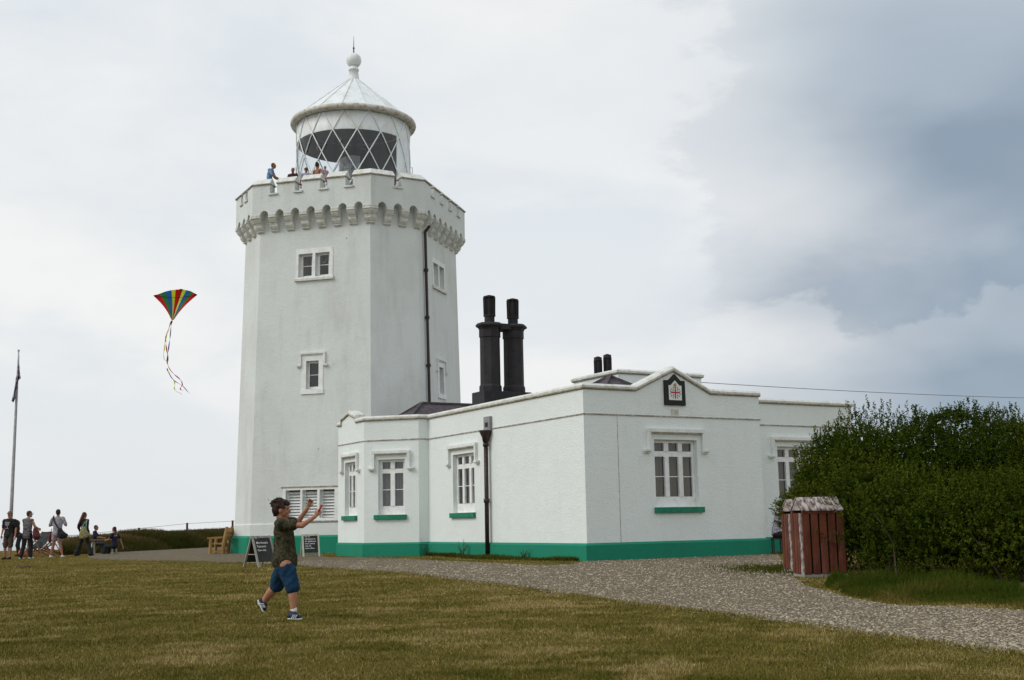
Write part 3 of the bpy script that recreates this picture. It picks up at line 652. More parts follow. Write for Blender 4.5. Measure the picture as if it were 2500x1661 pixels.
# little rust marks and fixings on the wall
for u, z in ((1.4, 12.55), (.9, 7.4), (-1.85, 2.1), (.3, 4.05)):
    fx = MB(); pbox(fx, PT(0), u, u+.03, z, z+.06, 0, .02); fx.build('wall_fixing', 'rust_white', lh)
# lantern
C2 = (TX, TY); th0 = math.atan2(-TX, -TY)   # azimuth from lantern to camera
def LA(deg): return th0 - R(deg)           # + = to the right in the picture
RL = 2.5
lr = MB(); lr.lathe(C2, [(RL, 17.79), (RL, 18.78), (RL-.03, 18.78), (RL-.03, 17.79), (RL, 17.79)], 60)
lant = lr.build('lantern_room', 'lantern_white', lh, smooth=False)
for p in lant.data.polygons: p.use_smooth = True
bl = MB(); a0, a1 = LA(172), LA(48); bl.lathe(C2, [(RL, 14.9), (RL, 17.79), (RL-.03, 17.79), (RL-.03, 14.9), (RL, 14.9)], 26, a0, a1); bo = bl.build('blank_panel', 'lantern_white', lant)
for p in bo.data.polygons: p.use_smooth = True
il = MB(); il.lathe(C2, [(RL-.035, 17.77), (RL-.035, 18.75), (0.3, 18.76)], 60); il.build('lantern_shade_lining', 'lantern_in', lant)  # dark sheet inside the band, its shade painted into the colour
il2 = MB(); il2.lathe(C2, [(RL-.036, 14.9), (RL-.036, 17.79)], 26, a0, a1); il2.build('lantern_shade_lining', 'lantern_in', lant)
mu = MB(); mu.lathe(C2, [(RL+.06, 14.15), (RL+.06, 14.85), (RL+.10, 14.86), (RL+.10, 14.92), (RL-.1, 14.92), (RL-.1, 14.15)], 48); mu.build('murette', 'lantern_white', lant)
gl = MB(); gl.lathe(C2, [(RL-.015, 14.92), (RL-.015, 17.79)], 60, LA(48), LA(-188)); go = gl.build('lantern_glazing', 'lantern_glass', lant)
for p in go.data.polygons: p.use_smooth = True
bars = MB(); nb = 15; dh = .93; zt = 18.72
for i in range(nb):
    for sg in (1, -1):
        pts = []; st_ = 24
        for j in range(st_+1):
            z = 17.79+.93-j*(18.72-14.92)/st_; ph = -20.5+360/nb*i+sg*(360/nb/2)*((17.79-z)/dh); a = LA(ph)
            rr = RL+.018; pts.append((TX+rr*math.sin(a), TY+rr*math.cos(a), z))
        bars.tube(pts, .026, 5, False)
bars.build('glazing_bar', 'lantern_white', lant)
for ph, z in ((-36, 16.9), (-52, 16.7), (-83, 16.4), (-88, 16.0), (-12, 17.1), (88, 16.6)):
    a = LA(ph); n = Vector((math.sin(a), math.cos(a), 0)); t = Vector((math.cos(a), -math.sin(a), 0)); p = CT+n*(RL+.02)+Z*z
    hn = MB(); hn.tube([p, p+n*.1, p+n*.1+Z*.26, p+Z*.26], .013, 5); hn.build('grab_handle', 'lead', lant)
ln = MB(); ln.lathe(C2, [(.95, 14.9), (.95, 15.3), (.66, 15.35), (.66, 17.6), (.2, 17.75)], 32); ln.build('optic', 'lens_glass', lant)
ln = MB(); ln.tube([(TX, TY, 14.15), (TX, TY, 18.7)], .12, 8)
for a in range(6): ln.tube([(TX+.6*math.cos(a), TY+.6*math.sin(a), 14.9), (TX+.6*math.cos(a), TY+.6*math.sin(a), 17.6)], .02, 5)
for z in (15.6, 16.1, 16.6, 17.1): ln.lathe(C2, [(.61, z), (.64, z+.02), (.61, z+.04)], 24)
ln.build('optic_frame', 'lantern_in', lant)
rf = MB(); rf.lathe(C2, [(2.62, 18.87), (1.7, 19.66), (.26, 20.9)], 16, LA(0)+R(11.25), LA(0)+R(11.25)+2*math.pi)
roof = rf.build('lantern_roof', 'lantern_white', lh)
rr_ = MB()
for k in range(16):
    a = LA(0)+R(11.25)+k*R(22.5); n = Vector((math.sin(a), math.cos(a), 0)); rr_.bar(CT+n*2.62+Z*18.885, CT+n*.26+Z*20.915, .035, .03)
rr_.build('roof_rib', 'lantern_white', roof)
gt = MB(); gt.lathe(C2, [(2.45, 18.66), (2.62, 18.62), (2.76, 18.66), (2.80, 18.74), (2.78, 18.84), (2.70, 18.88), (2.6, 18.88), (2.45, 18.80), (2.45, 18.66)], 64); gt.build('gutter', 'rust_white', roof, smooth=True)
nk = MB(); nk.lathe(C2, [(.27, 20.86), (.235, 21.05), (.20, 21.36), (.235, 21.37), (.235, 21.44), (.19, 21.46), (.20, 21.55)], 24); nk.build('roof_neck', 'rust_white' if 0 else 'lantern_white', roof, smooth=True)
bb = MB(); bb.lathe(C2, [(.345*math.sin(math.pi*i/18)+1e-4, 21.86-.345*math.cos(math.pi*i/18)) for i in range(19)], 28); bb.build('ball_finial', 'lantern_white', roof, smooth=True)
sp_ = MB(); sp_.tube([(TX, TY, 22.18), (TX, TY, 22.5)], [.035, .02], 8); sp_.tube([(TX, TY, 22.5), (TX, TY, 23.02)], [.018, .006], 6); sp_.tube([(TX, TY, 22.42), (TX, TY, 22.47)], .045, 8); sp_.build('lightning_rod', 'dark_post', roof)

# ================================================================== cottage
ct = thing('cottage', 'single storey white cottage with green plinth and gabled parapet at the tower foot', 'building', tuple(C0))
mb = MB(); ZC = 4.53
wW1 = (6.24, 7.70, 1.36, 3.19); wW2 = (2.26, 3.72, 1.36, 3.19); wB = (.50, 1.44, 1.36, 3.18); wA = (.66, 1.73, 1.36, 3.18); wW3 = (7.97, 9.43, 1.33, 3.18)
for P, u_0, u_1, hs in ((PW1, 0, 9.482, [wW1]), (PW2, 0, W2E, [wW2]), (PB, 0, 1.94, [wB]), (PA, 0, 2.371, [wA]), (PS, 0, .362, []), (PW3, W2E, 11.2, [wW3])):
    wallgrid(mb, P, [u_0, u_1], [0, 1, 2, 3, 4, ZC], hs, .3)
mb.quad(E_, E2, E2+Z*ZC, E_+Z*ZC); mb.quad(R_, R2, R2+Z*ZC, R_+Z*ZC)
back = [W3e, cot(9.4, 11.2), cot(17.2, 8), cot(17.2, .2), E2]
for a, b in zip(back, back[1:]): mb.quad(a, b, b+Z*ZC, a+Z*ZC)
# gables of the parapet
def prism(P, pts, d0=-.3, d1_=0.0):
    f = [P(u, z, d1_) for u, z in pts]; b = [P(u, z, d0) for u, z in pts]; n = len(pts)
    mb.add(f+b, [tuple(range(n)), tuple(range(n, 2*n))[::-1]]+[(i, (i+1) % n, n+(i+1) % n, n+i) for i in range(n)])
prism(PW2, [(1.68, ZC), (4.28, ZC), (2.98, 5.12)]); prism(PA, [(.72, ZC), (2.03, ZC), (2.03, 4.72), (1.37, 4.86), (.72, 4.66)])
mb.build('wall', 'render_white', ct)
chain = [E2, E_, K_, S_, J, C0, R_, R2, W3e]
rb = MB(); rb.v += [tuple(v+Z*4.2) for v in [E2, E_, K_, S_, J, C0, R_, R2, W3e]+back[1:4]]; rb.f.append(tuple(range(len(rb.v)))); rb.mi.append(0); rb.build('flat_roof', 'lead', ct)
pl = MB(); pl.sweep(chain[1:], [(-.2, -.2), (.075, -.2), (.075, .40), (.0, .455), (-.2, .455)]); pl.build('plinth', 'green_paint', ct)
# upper wall stands a touch proud of the lower: drip line
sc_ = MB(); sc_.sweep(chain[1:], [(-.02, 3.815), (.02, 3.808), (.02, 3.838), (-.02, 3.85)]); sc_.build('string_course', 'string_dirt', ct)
cpath = []
def cadd(P, pts): cpath.extend([P(u, z) for u, z in pts])
cpath.append(E2+Z*ZC)
cadd(PA, [(2.371, ZC), (2.04, ZC), (2.032, 4.70), (1.37, 4.86), (.73, 4.66), (.722, ZC), (0, ZC)]); cpath += [S_+Z*ZC, J+Z*ZC]
cadd(PW2, [(0, ZC), (1.69, ZC), (2.98, 5.12), (4.27, ZC), (W2E+.03, ZC)])
cop = MB(); cop.sweep(cpath, [(-.33, .001), (.055, .001), (.06, .055), (.0, .115), (-.33, .125)])
cop.sweep([PW3(W2E-.0, ZC), PW3(11.22, ZC), cot(9.4, 11.2, ZC)], [(-.33, .001), (.055, .001), (.06, .055), (.0, .115), (-.33, .125)])
cop.build('coping', 'coping', ct)
lp = MB(); prof2 = [(.02, -.05), (.052, -.03), (.052, .0), (.02, .0)]; lp.sweep(cpath, prof2); lp.sweep([PW3(W2E+.07, ZC), PW3(11.2, ZC)], prof2); lp.build('coping_lip', 'coping_edge', ct)
window(PW1, *wW1, ct, behind='half'); window(PW2, *wW2, ct, behind='curtain'); window(PW3, *wW3, ct, behind='curtain')
window(PB, *wB, ct, cols=2, behind='bay_reflection', hu=.20, mull=.15, edge=.10); window(PA, *wA, ct, cols=3, behind='half', hu=.20, mull=.11, edge=.08)
# expansion crack on the right wall
cr = MB(); pbox(cr, PW2, 1.06, 1.075, .46, 3.8, 0, .004); cr.build('wall_joint', 'string_dirt', ct)
# hopper, downpipe
dp = MB(); u = 5.22; pbox(dp, PW1, u-.19, u+.19, 3.77, 4.20, .002, .10); ho = dp.build('outlet_box', 'lead', ct, bevel=.01)
dk = MB(); pbox(dk, PW1, u-.09, u+.09, 3.88, 4.02, .101, .104); dk.build('outlet_opening', 'room_dark', ho)
dp = MB(); c = PW1(u, 0, .13); 
for (r1, z1, r2, z2) in ((.20, 3.78, .09, 3.42),): dp.tube([c+Z*z1, c+Z*(z1-.03), c+Z*(z1-.2), c+Z*z2], [r1, r1, .12, r2], 12)
dp.tube([c+Z*3.44, c+Z*.02], .065, 12); dp.tube([c+Z*3.40, c+Z*3.30], .09, 12); dp.tube([c+Z*1.62, c+Z*1.74], .09, 12); dp.build('downpipe', 'black_iron', ct, smooth=True)
# crest plaque and air brick
pq = MB(); uu = 3.0
def poly_plate(mbx, P, pts, d0, d1_):
    n = len(pts); mbx.add([P(a, b, d1_) for a, b in pts]+[P(a, b, d0) for a, b in pts], [tuple(range(n)), tuple(range(n, 2*n))[::-1]]+[(i, (i+1) % n, n+(i+1) % n, n+i) for i in range(n)])
poly_plate(pq, PW2, [(uu-.355, 4.14), (uu+.355, 4.14), (uu+.345, 4.83), (uu+.20, 4.83), (uu, 5.01), (uu-.20, 4.83), (uu-.355, 4.83)], .002, .06); plq = pq.build('crest_plaque', 'plaque_black', ct)
q = MB(); poly_plate(q, PW2, [(uu-.22, 4.28), (uu+.22, 4.28), (uu+.22, 4.69), (uu+.15, 4.69), (uu, 4.83), (uu-.15, 4.69), (uu-.22, 4.69)], .06, .066); q.build('crest_field', 'plaque_white', plq)
q = MB(); pbox(q, PW2, uu-.15, uu+.15, 4.475, 4.51, .067, .072); pbox(q, PW2, uu-.018, uu+.018, 4.36, 4.474, .067, .072); pbox(q, PW2, uu-.018, uu+.018, 4.511, 4.63, .067, .072); q.build('crest_cross', 'red_paint', plq)
q = MB()
for a in range(14):
    t = a*2*math.pi/14+.2; pbox(q, PW2, uu+.165*math.cos(t)-.014, uu+.165*math.cos(t)+.014, 4.492+.15*math.sin(t)-.02, 4.492+.15*math.sin(t)+.012, .067, .071)
for sx in (-.09, .055):
    for sz in (4.40, 4.535): pbox(q, PW2, uu+sx, uu+sx+.04, sz, sz+.014, .067, .071); pbox(q, PW2, uu+sx+.015, uu+sx+.024, sz+.015, sz+.06, .067, .071)
q.build('crest_ships', 'ink', plq)
q = MB(); poly_plate(q, PW2, [(uu-.06, 4.66), (uu+.05, 4.66), (uu+.03, 4.73), (uu-.0, 4.76), (uu-.05, 4.72)], .067, .072); q.build('crest_beast', 'gold_paint', plq)
ab = MB()
for i in range(5):
    for j in range(6): pbox(ab, PW2, uu-.13+j*.044, uu-.13+j*.044+.024, 3.875+i*.032, 3.875+i*.032+.014, .0, .008)
abp = MB(); pbox(abp, PW2, uu-.145, uu+.145, 3.862, 4.04, 0, .006); av = abp.build('air_brick', 'coping', ct); ab.build('air_brick_slot', 'string_dirt', av)
# raised block, slate hips, chimneys
rb_ = MB(); a_, b_ = 4.77, 4.45
pts = [cot(a_+2.63, b_, 5.7), cot(a_, b_, 5.7), cot(a_, b_+3.36, 5.7), cot(a_+2.63, b_+3.36, 5.7)]
for p, q in zip(pts, pts[1:]+pts[:1]): rb_.quad(p-Z*1.6, q-Z*1.6, q, p)
rb_.quad(*[p-Z*.1 for p in pts]); blk = rb_.build('raised_parapet', 'render_white', ct)
cp2 = MB(); cp2.sweep(pts, [(-.3, .0), (.07, .0), (.075, .06), (0, .12), (-.3, .12)], True); cp2.build('coping', 'coping', blk); cp3 = MB(); cp3.sweep(pts, [(.01, -.05), (.06, -.02), (.06, -.001), (.01, -.001)], True); cp3.build('coping_lip', 'coping_edge', blk)
def hip(a0, a1, b0, b1, ze, zr, axis, name='slate_roof'):
    m_ = MB(); e = [cot(a0, b0, ze), cot(a0, b1, ze), cot(a1, b1, ze), cot(a1, b0, ze)]
    if axis == 'd2': h = (a1-a0)/2; r_0, r_1 = cot(a0+h, b0+h, zr), cot(a0+h, b1-h, zr); m_.quad(e[0], e[1], r_1, r_0); m_.quad(e[2], e[3], r_0, r_1); m_.quad(e[3], e[0], r_0); m_.quad(e[1], e[2], r_1)
    else: h = (b1-b0)/2; r_0, r_1 = cot(a0+h, b0+h, zr), cot(a1-h, b0+h, zr); m_.quad(e[0], e[3], r_1, r_0); m_.quad(e[2], e[1], r_0, r_1); m_.quad(e[0], e[1], r_0); m_.quad(e[3], e[2], r_1)
    o = m_.build(name, 'slate', ct); k = MB()
    if axis == 'd2': prs = [(e[0], r_0), (e[3], r_0), (r_0, r_1), (e[1], r_1), (e[2], r_1)]
    else: prs = [(e[0], r_0), (e[1], r_0), (r_0, r_1), (e[2], r_1), (e[3], r_1)]
    for p, q in prs: k.bar(p+Z*.02, q+Z*.02, .07, .12)
    k.build('ridge_tile', 'slate', o)
    for i in range(1, 9):     # slate courses
        pass
hip(1.2, 3.7, 1.3, 3.8, 4.4, 5.22, 'd1'); hip(13.5, 16.9, .75, 9.5, 4.45, 5.66, 'd2')
def pot(m_, x, y, z0, z1, r):
    m_.tube([(x, y, z0), (x, y, z0+(z1-z0)*.28)], r*.93, 12); m_.tube([(x, y, z0+(z1-z0)*.27), (x, y, z0+(z1-z0)*.31)], r*1.12, 12)
    for k in range(8):
        a = k*math.pi/4; m_.bar((x+r*.92*math.cos(a), y+r*.92*math.sin(a), z0+(z1-z0)*.3), (x+r*.98*math.cos(a), y+r*.98*math.sin(a), z1-(z1-z0)*.06), r*.34, r*.10, (math.cos(a), math.sin(a), 0))
    m_.tube([(x, y, z0+(z1-z0)*.3), (x, y, z1-(z1-z0)*.06)], r*.72, 12)
    m_.tube([(x, y, z1-(z1-z0)*.07), (x, y, z1-.02)], r*1.08, 12); m_.tube([(x, y, z1-.02), (x, y, z1+.02)], [r, r*.3], 12)
Yc = 37.2; zc = lambda py, px=1225: atY(px, py, Yc).z
pL = atY(1197, 900, Yc); ccn = Vector((pL.x, pL.y, 0)); cR = ccn+d2*.86
bz0, bz1 = 4.0, zc(957)
cm = MB(); mid_ = (ccn+cR)/2+d1*.05; cm.box(mid_+Z*((bz0+bz1)/2), d2, d1, Z, (.86, .42, (bz1-bz0)/2)); stack = cm.build('chimney_stack', 'dark_stack', ct, bevel=.02)
for cc_ in (ccn, cR):
    s_ = MB(); z = bz1; Hh = zc(795)-bz1
    def oc8(r, z): return [(cc_.x+r*math.sin(A1+math.pi/8+k*math.pi/4), cc_.y+r*math.cos(A1+math.pi/8+k*math.pi/4), z) for k in range(8)]
    def loft(prof):
        b0 = len(s_.v)
        for r, zz in prof: s_.v += oc8(r, zz)
        for i in range(len(prof)-1):
            for k in range(8): s_.f.append((b0+i*8+k, b0+i*8+(k+1) % 8, b0+i*8+8+(k+1) % 8, b0+i*8+8+k)); s_.mi.append(0)
        s_.f.append(tuple(b0+k for k in range(8))[::-1]); s_.mi.append(0); e = b0+(len(prof)-1)*8; s_.f.append(tuple(e+k for k in range(8))); s_.mi.append(0)
    loft([(.36, z), (.36, z+.17), (.325, z+.23), (.325, z+.24), (.32, z+Hh-.40), (.345, z+Hh-.38), (.345, z+Hh-.13), (.36, z+Hh-.12), (.38, z+Hh-.06), (.44, z+Hh-.05), (.46, z+Hh), (.40, z+Hh+.07), (.2, z+Hh+.08)])
    s_.build('chimney_shaft', 'dark_stack', stack)
    p_ = MB(); pot(p_, cc_.x, cc_.y, z+Hh+.05, zc(722 if cc_ is ccn else 725), .175); p_.build('chimney_pot', 'dark_stack', stack)
br = MB(); zz = bz1+(zc(795)-bz1); br.box((ccn+cR)/2+Z*(zz-.04), d2, d1, Z, (.2, .3, .09)); br.build('chimney_cap', 'dark_stack', stack)
for px, y0_, y1_ in ((1461, 925, 872), (1484, 915, 866)):
    p = atY(px, y0_, 42.5); p_ = MB(); pot(p_, p.x, p.y, p.z-1.2, atY(px, y1_, 42.5).z, .135); p_.build('chimney_pot', 'dark_stack', ct)
# service cable leaving the raised block
w0 = atY(1711, 934, (cot(a_, b_+3.36)).y); w1 = atY(2700, 975, 60); cb_ = MB(); pts = []
for i in range(21):
    t = i/20; p = w0.lerp(w1, t); p.z -= .12*4*t*(1-t); pts.append(p)
cb_.tube(pts, .011, 5); tag(cb_.build('overhead_cable', 'wire', loc=tuple(w0)), 'thin dark cable running from the cottage roof over the bush', 'cable')

# ================================================================== people
TS = bpy.data.scenes.new('workbench')
def blob(name, prims, vox, m, parent, sm=4, disp=None):
    """tapered limbs fused into one continuous skin. prim = (p, q, (w,d), (w,d), side) or ('e', c, (rx,ry,rz), rot)"""
    mb = MB()
    for pr in prims:
        if pr[0] == 'e':
            _, c, r, rot = pr if len(pr) == 4 else (*pr, None); M = rot.to_matrix() if rot else Matrix.Identity(3); nn, mm = 14, 9; vs = []; 
            for i in range(mm+1):
                ph = math.pi*i/mm
                for k in range(nn): a = 2*math.pi*k/nn; vs.append(Vector(c)+M@Vector((r[0]*math.sin(ph)*math.cos(a), r[1]*math.sin(ph)*math.sin(a), r[2]*math.cos(ph))))
            mb.add(vs, [(i*nn+k, i*nn+(k+1) % nn, (i+1)*nn+(k+1) % nn, (i+1)*nn+k) for i in range(mm) for k in range(nn)])
        else:
            p, q, r1, r2 = pr[:4]; side = pr[4] if len(pr) > 4 else None
            p = Vector(p); q = Vector(q); t = (q-p).normalized() if (q-p).length > 1e-6 else Z
            if not isinstance(r1, tuple): r1 = (r1, r1)
            if not isinstance(r2, tuple): r2 = (r2, r2)
            x = Vector(side) if side is not None else (Vector((1, 0, 0)) if abs(t.x) < .9 else Vector((0, 1, 0)))
            x = (x-t*x.dot(t)).normalized(); y = t.cross(x); rings = []; nn = 14
            for i in range(5): a = math.pi/2*(1-i/4); rings.append((p-t*math.sin(a)*min(r1), r1[0]*math.cos(a)+1e-5, r1[1]*math.cos(a)+1e-5))
            for i in range(5): a = math.pi/2*i/4; rings.append((q+t*math.sin(a)*min(r2), r2[0]*math.cos(a)+1e-5, r2[1]*math.cos(a)+1e-5))
            vs = [c+x*(w*math.cos(2*math.pi*k/nn))+y*(d*math.sin(2*math.pi*k/nn)) for c, w, d in rings for k in range(nn)]
            mb.add(vs, [(i*nn+k, i*nn+(k+1) % nn, (i+1)*nn+(k+1) % nn, (i+1)*nn+k) for i in range(len(rings)-1) for k in range(nn)]+[tuple(range(nn))[::-1], tuple(len(vs)-nn+k for k in range(nn))])
    o = mb.build(name, m, parent); COL.objects.unlink(o); TS.collection.objects.link(o)
    md = o.modifiers.new('r', 'REMESH'); md.mode = 'VOXEL'; md.voxel_size = vox
    s = o.modifiers.new('s', 'SMOOTH'); s.iterations = sm; s.factor = .5
    with bpy.context.temp_override(scene=TS, view_layer=TS.view_layers[0]): dg = bpy.context.evaluated_depsgraph_get()
    dg.update(); me = bpy.data.meshes.new_from_object(o.evaluated_get(dg)); old = o.data; o.modifiers.clear(); TS.collection.objects.unlink(o); COL.objects.link(o); o.data = me; bpy.data.meshes.remove(old); me.name = name
    if disp:
        cs = [v.co.copy() for v in me.vertices]; nn_ = [v.normal.copy() for v in me.vertices]
        me.vertices.foreach_set('co', [x for c_, n_ in zip(cs, nn_) for x in (c_+disp(c_, n_))])
    me.polygons.foreach_set('use_smooth', [True]*len(me.polygons)); return o
def hand(wr, dirv, palm_n, s, curl=.5, spread=.25, thumb=None):
    """palm, four unequal bent fingers and a thumb as prims; s = hand length"""
    d = Vector(dirv).normalized(); n = Vector(palm_n); n = (n-d*n.dot(d)).normalized(); x = d.cross(n); out = []
    k = Vector(wr)+d*s*.5
    out.append((Vector(wr)+d*s*.06, k-d*s*.08, (s*.15, s*.085), (s*.21, s*.09), x))
    for i, (lx, ln) in enumerate(((-.165, .42), (-.055, .48), (.055, .45), (.16, .36))):
        c = curl*(1+.12*i); p0 = k+x*(lx*s); a0 = c*.6; dirs = [(d*math.cos(a0*j)+n*math.sin(a0*j)+x*(lx*spread)).normalized() for j in (1, 2.1, 3.1)]
        p1 = p0+dirs[0]*ln*s*.42; p2 = p1+dirs[1]*ln*s*.33; p3 = p2+dirs[2]*ln*s*.25
        out += [(p0, p1, s*.052, s*.047), (p1, p2, s*.047, s*.042), (p2, p3, s*.042, s*.036)]
    t = thumb if thumb is not None else -1
    b = Vector(wr)+d*s*.16+x*(t*.13*s)+n*.02*s; t1 = b+(d*.75+x*t*.55+n*.25).normalized()*s*.26; t2 = t1+(d*.9+n*.35).normalized()*s*.2
    out += [(b, t1, s*.07, s*.054), (t1, t2, s*.054, s*.042)]
    return out
def rotz(v, a): return Vector((v[0]*math.cos(a)-v[1]*math.sin(a), v[0]*math.sin(a)+v[1]*math.cos(a), v[2]))

# ---- the boy with the kite string: joints placed where the photograph shows them
YB = 13.32
bz = atz(640, 1511)
boy = thing('person', 'boy in camouflage t-shirt and blue shorts walking with both arms raised in front', 'person', (bz.x, YB, 0))
B = lambda x, y, dy=0: atY(600+.2041*x, 1200+.2041*y, YB+dy)
HC = B(432, 212); Fx = Vector((1, -.08, -.05)).normalized()      # facing right, a little towards us
hip = B(465, 830); hn_, hf_ = B(480, 880, -.075), B(455, 880, .085)
chest = B(452, 470); neck = B(425, 335); shn, shf = B(440, 392, -.135), B(470, 385, .13)
kn, an = B(562, 1170, -.10), B(570, 1420, -.12)      # near leg leads
kf, af = B(345, 1150, .16), B(200, 1335, .22)
eln, wrn = B(672, 408, -.20), B(828, 302, -.14)
elf, wrf = B(628, 362, .19), B(738, 200, .16)
body = []
rot = Euler((0, R(6), 0))
body += [('e', HC+Vector((-.002, 0, .012)), (.083, .068, .088), rot), ('e', HC+Vector((.018, 0, -.038)), (.062, .055, .062), rot), (HC+Vector((.03, 0, -.07)), HC+Vector((.058, 0, -.078)), (.036, .03), (.024, .022)),
         (HC+Vector((-.02, 0, -.05)), neck+Vector((-.005, 0, -.02)), .042, .048), (HC+Vector((.068, 0, .0)), HC+Vector((.088, -.001, -.022)), .012, .014), ('e', HC+Vector((.073, 0, -.052)), (.012, .020, .009), None),
         ('e', HC+Vector((-.004, -.068, -.018)), (.018, .009, .026), None), ('e', HC+Vector((-.004, .068, -.018)), (.018, .009, .026), None), ('e', HC+Vector((.052, 0, .028)), (.027, .045, .03), None), ('e', HC+Vector((.052, -.022, -.032)), (.025, .024, .026), None), ('e', HC+Vector((.052, .022, -.032)), (.025, .024, .026), None)]
body += [(chest+Z*.05, hip, (.09, .105), (.085, .10), (1, 0, 0)), (neck-Z*.07, chest, (.06, .11), (.09, .11), (1, 0, 0)), (shn, shf, .045, .045)]
body += [(shn, eln, .042, .031), (eln, wrn, .032, .021), (shf, elf, .042, .031), (elf, wrf, .032, .021)]
body += [(hn_, kn, .078, .052), (kn, kn.lerp(an, .35), .047, .051), (kn.lerp(an, .35), an, .051, .030), (hf_, kf, .078, .052), (kf, kf.lerp(af, .35), .047, .051), (kf.lerp(af, .35), af, .051, .030)]
dn_ = (B(880, 245, -.12)-wrn).normalized(); df_ = (B(772, 120, .15)-wrf).normalized()
body += hand(wrn, dn_, (.25, .75, .5), .135, .95, .2, 1); body += hand(wrf, df_, (.3, -.6, .1), .135, .55, .5, 1)
blob('body', body, .0055, 'skin', boy, 3)
from mathutils import noise as mn
def wob(v, n): return n*(.011*mn.noise(Vector((v.x*9, v.y*9, v.z*17+v.x*8)))+.006*mn.noise(v*34))
sh = [(neck-Z*.055, chest, (.075, .125), (.108, .128), (1, 0, 0)), (chest, B(465, 640), (.112, .128), (.118, .122), (1, 0, 0)), (B(465, 640), B(466, 800), (.118, .122), (.135, .13), (1, 0, 0)), (neck-Z*.045, shn+Vector((.0, .02, 0)), .055, .068), (neck-Z*.045, shf-Vector((0, .02, 0)), .055, .068),
      (shn, shn.lerp(eln, .55), .068, .062), (shf, shf.lerp(elf, .55), .068, .062), (B(455, 812), B(470, 826), (.142, .138), (.144, .139), (1, 0, 0))]
blob('tshirt', sh, .008, 'camo_cloth', boy, 3, wob)
def wob2(v, n): return n*(.009*mn.noise(Vector((v.x*7+v.z*4, v.y*8, v.z*15-v.x*14)))+.003*mn.noise(v*30))
so2 = [(B(468, 880), B(468, 930), (.112, .114), (.118, .122), (1, 0, 0)), (B(492, 925, -.07), B(560, 1150, -.10), (.096, .090), (.082, .078)), (B(450, 920, .08), B(372, 1120, .145), (.098, .092), (.086, .08))]
blob('shorts', so2, .008, 'denim_blue', boy, 3, wob2)
# tousled hair: cap plus tufts
hp = [('e', HC+Vector((-.022, 0, .036)), (.092, .080, .082), Euler((0, R(14), 0))), ('e', HC+Vector((-.052, 0, -.005)), (.062, .072, .075), None), ('e', HC+Vector((.045, 0, .070)), (.052, .062, .034), Euler((0, R(30), 0)))]
for i in range(230):
    a = rng.random()*6.28; e = rng.random()*1.55+.05; dv = Vector((math.cos(a)*math.sin(e), math.sin(a)*math.sin(e), math.cos(e)))
    if dv.x > .5 and dv.z < .65: continue
    p = HC+Vector((-.02, 0, .03))+Vector((dv.x*.086, dv.y*.074, dv.z*.078)); q = p+(dv*.55+Vector((-.75, rng.normal()*.35, .15*rng.normal())))*(.018+.014*(dv.z > .3))
    hp.append((p, q, .009, .003))
for i in range(16):
    y = -.06+.12*i/15; hp.append((HC+Vector((.045, y, .085)), HC+Vector((.082-abs(y)*.25, y*1.02, .040+.012*rng.random())), .013, .006))
for i in range(10): hp.append((HC+Vector((.0+.03*i/9, -.066, .045)), HC+Vector((.012+.04*i/9, -.072, .008)), .012, .006))
for i in range(8): y = -.05+.1*i/7; hp.append((HC+Vector((-.085, y, .0)), HC+Vector((-.078, y*.9, -.075)), .016, .008))
blob('hair', hp, .005, 'hair_brown', boy, 1)
for sy in (-1, 1):
    e = MB(); c = HC+Vector((.071, sy*.028, -.006)); e.lathe((c.x, c.y), [(.0005, c.z-.007), (.0065, c.z-.003), (.0065, c.z+.003), (.0005, c.z+.007)], 8); e.build('eye', 'ink', boy)
    eb = MB(); eb.tube([c+Vector((.006, -.012*1, .016)), c+Vector((.008, .010, .018))], .0035, 5); eb.build('eyebrow', 'hair_brown', boy)
def shoe(ank, heel, toe, upv, s=1.):
    heel = Vector(heel); toe = Vector(toe); f = (toe-heel).normalized(); u = (Vector(upv)-f*Vector(upv).dot(f)).normalized(); Ln = (toe-heel).length; x = f.cross(u)
    pr = [(heel+f*.045+u*.042, heel+f*.10+u*.045, (.036, .035), (.039, .034), x), (heel+f*.10+u*.05, toe-f*.055+u*.030, (.038, .036), (.040, .022), x), (heel+f*.055+u*.045, Vector(ank)-(Vector(ank)-heel-f*.05).normalized()*.005, .036, .034)]
    b = blob('trainer', pr, .007, 'navy_shoe', boy, 2)
    sl_ = [(heel+f*.032+u*.012, toe-f*.038+u*.010, (.037, .014), (.040, .012), x)]; so_ = blob('sole', sl_, .006, 'sole_white', b, 1)
    for sg in (-1, 1):
        for k in (.36, .46, .56): st = MB(); st.bar(heel+f*Ln*k+u*.022+x*sg*.0405, heel+f*(Ln*k+.022)+u*.058+x*sg*.036, .008, .008); st.build('shoe_stripe', 'sole_white', b)
    la = MB()
    for k in (.40, .50, .60): la.bar(heel+f*Ln*k+u*(.092-.05*k)-x*.02, heel+f*Ln*(k+.03)+u*(.092-.05*k)+x*.02, .006, .006)
    la.build('laces', 'black_cloth', b)
    sk = [(Vector(ank)-(Vector(ank)-heel-f*.05).normalized()*.02, Vector(ank)+(Vector(ank)-heel-f*.05).normalized()*.018, .036, .035)]; blob('sock', sk, .008, 'white_cloth', boy, 1)
    return b
hN = atz(600+.2041*508, 1200+.2041*1532); hN = Vector((hN.x, YB-.13, .004)); tN = Vector((B(705, 1520, -.16).x, YB-.17, .004)); shoe(an-Z*.01, hN, tN, (0, 0, 1))
shoe(af, B(128, 1285, .22), B(222, 1478, .20), (.9, 0, .5))
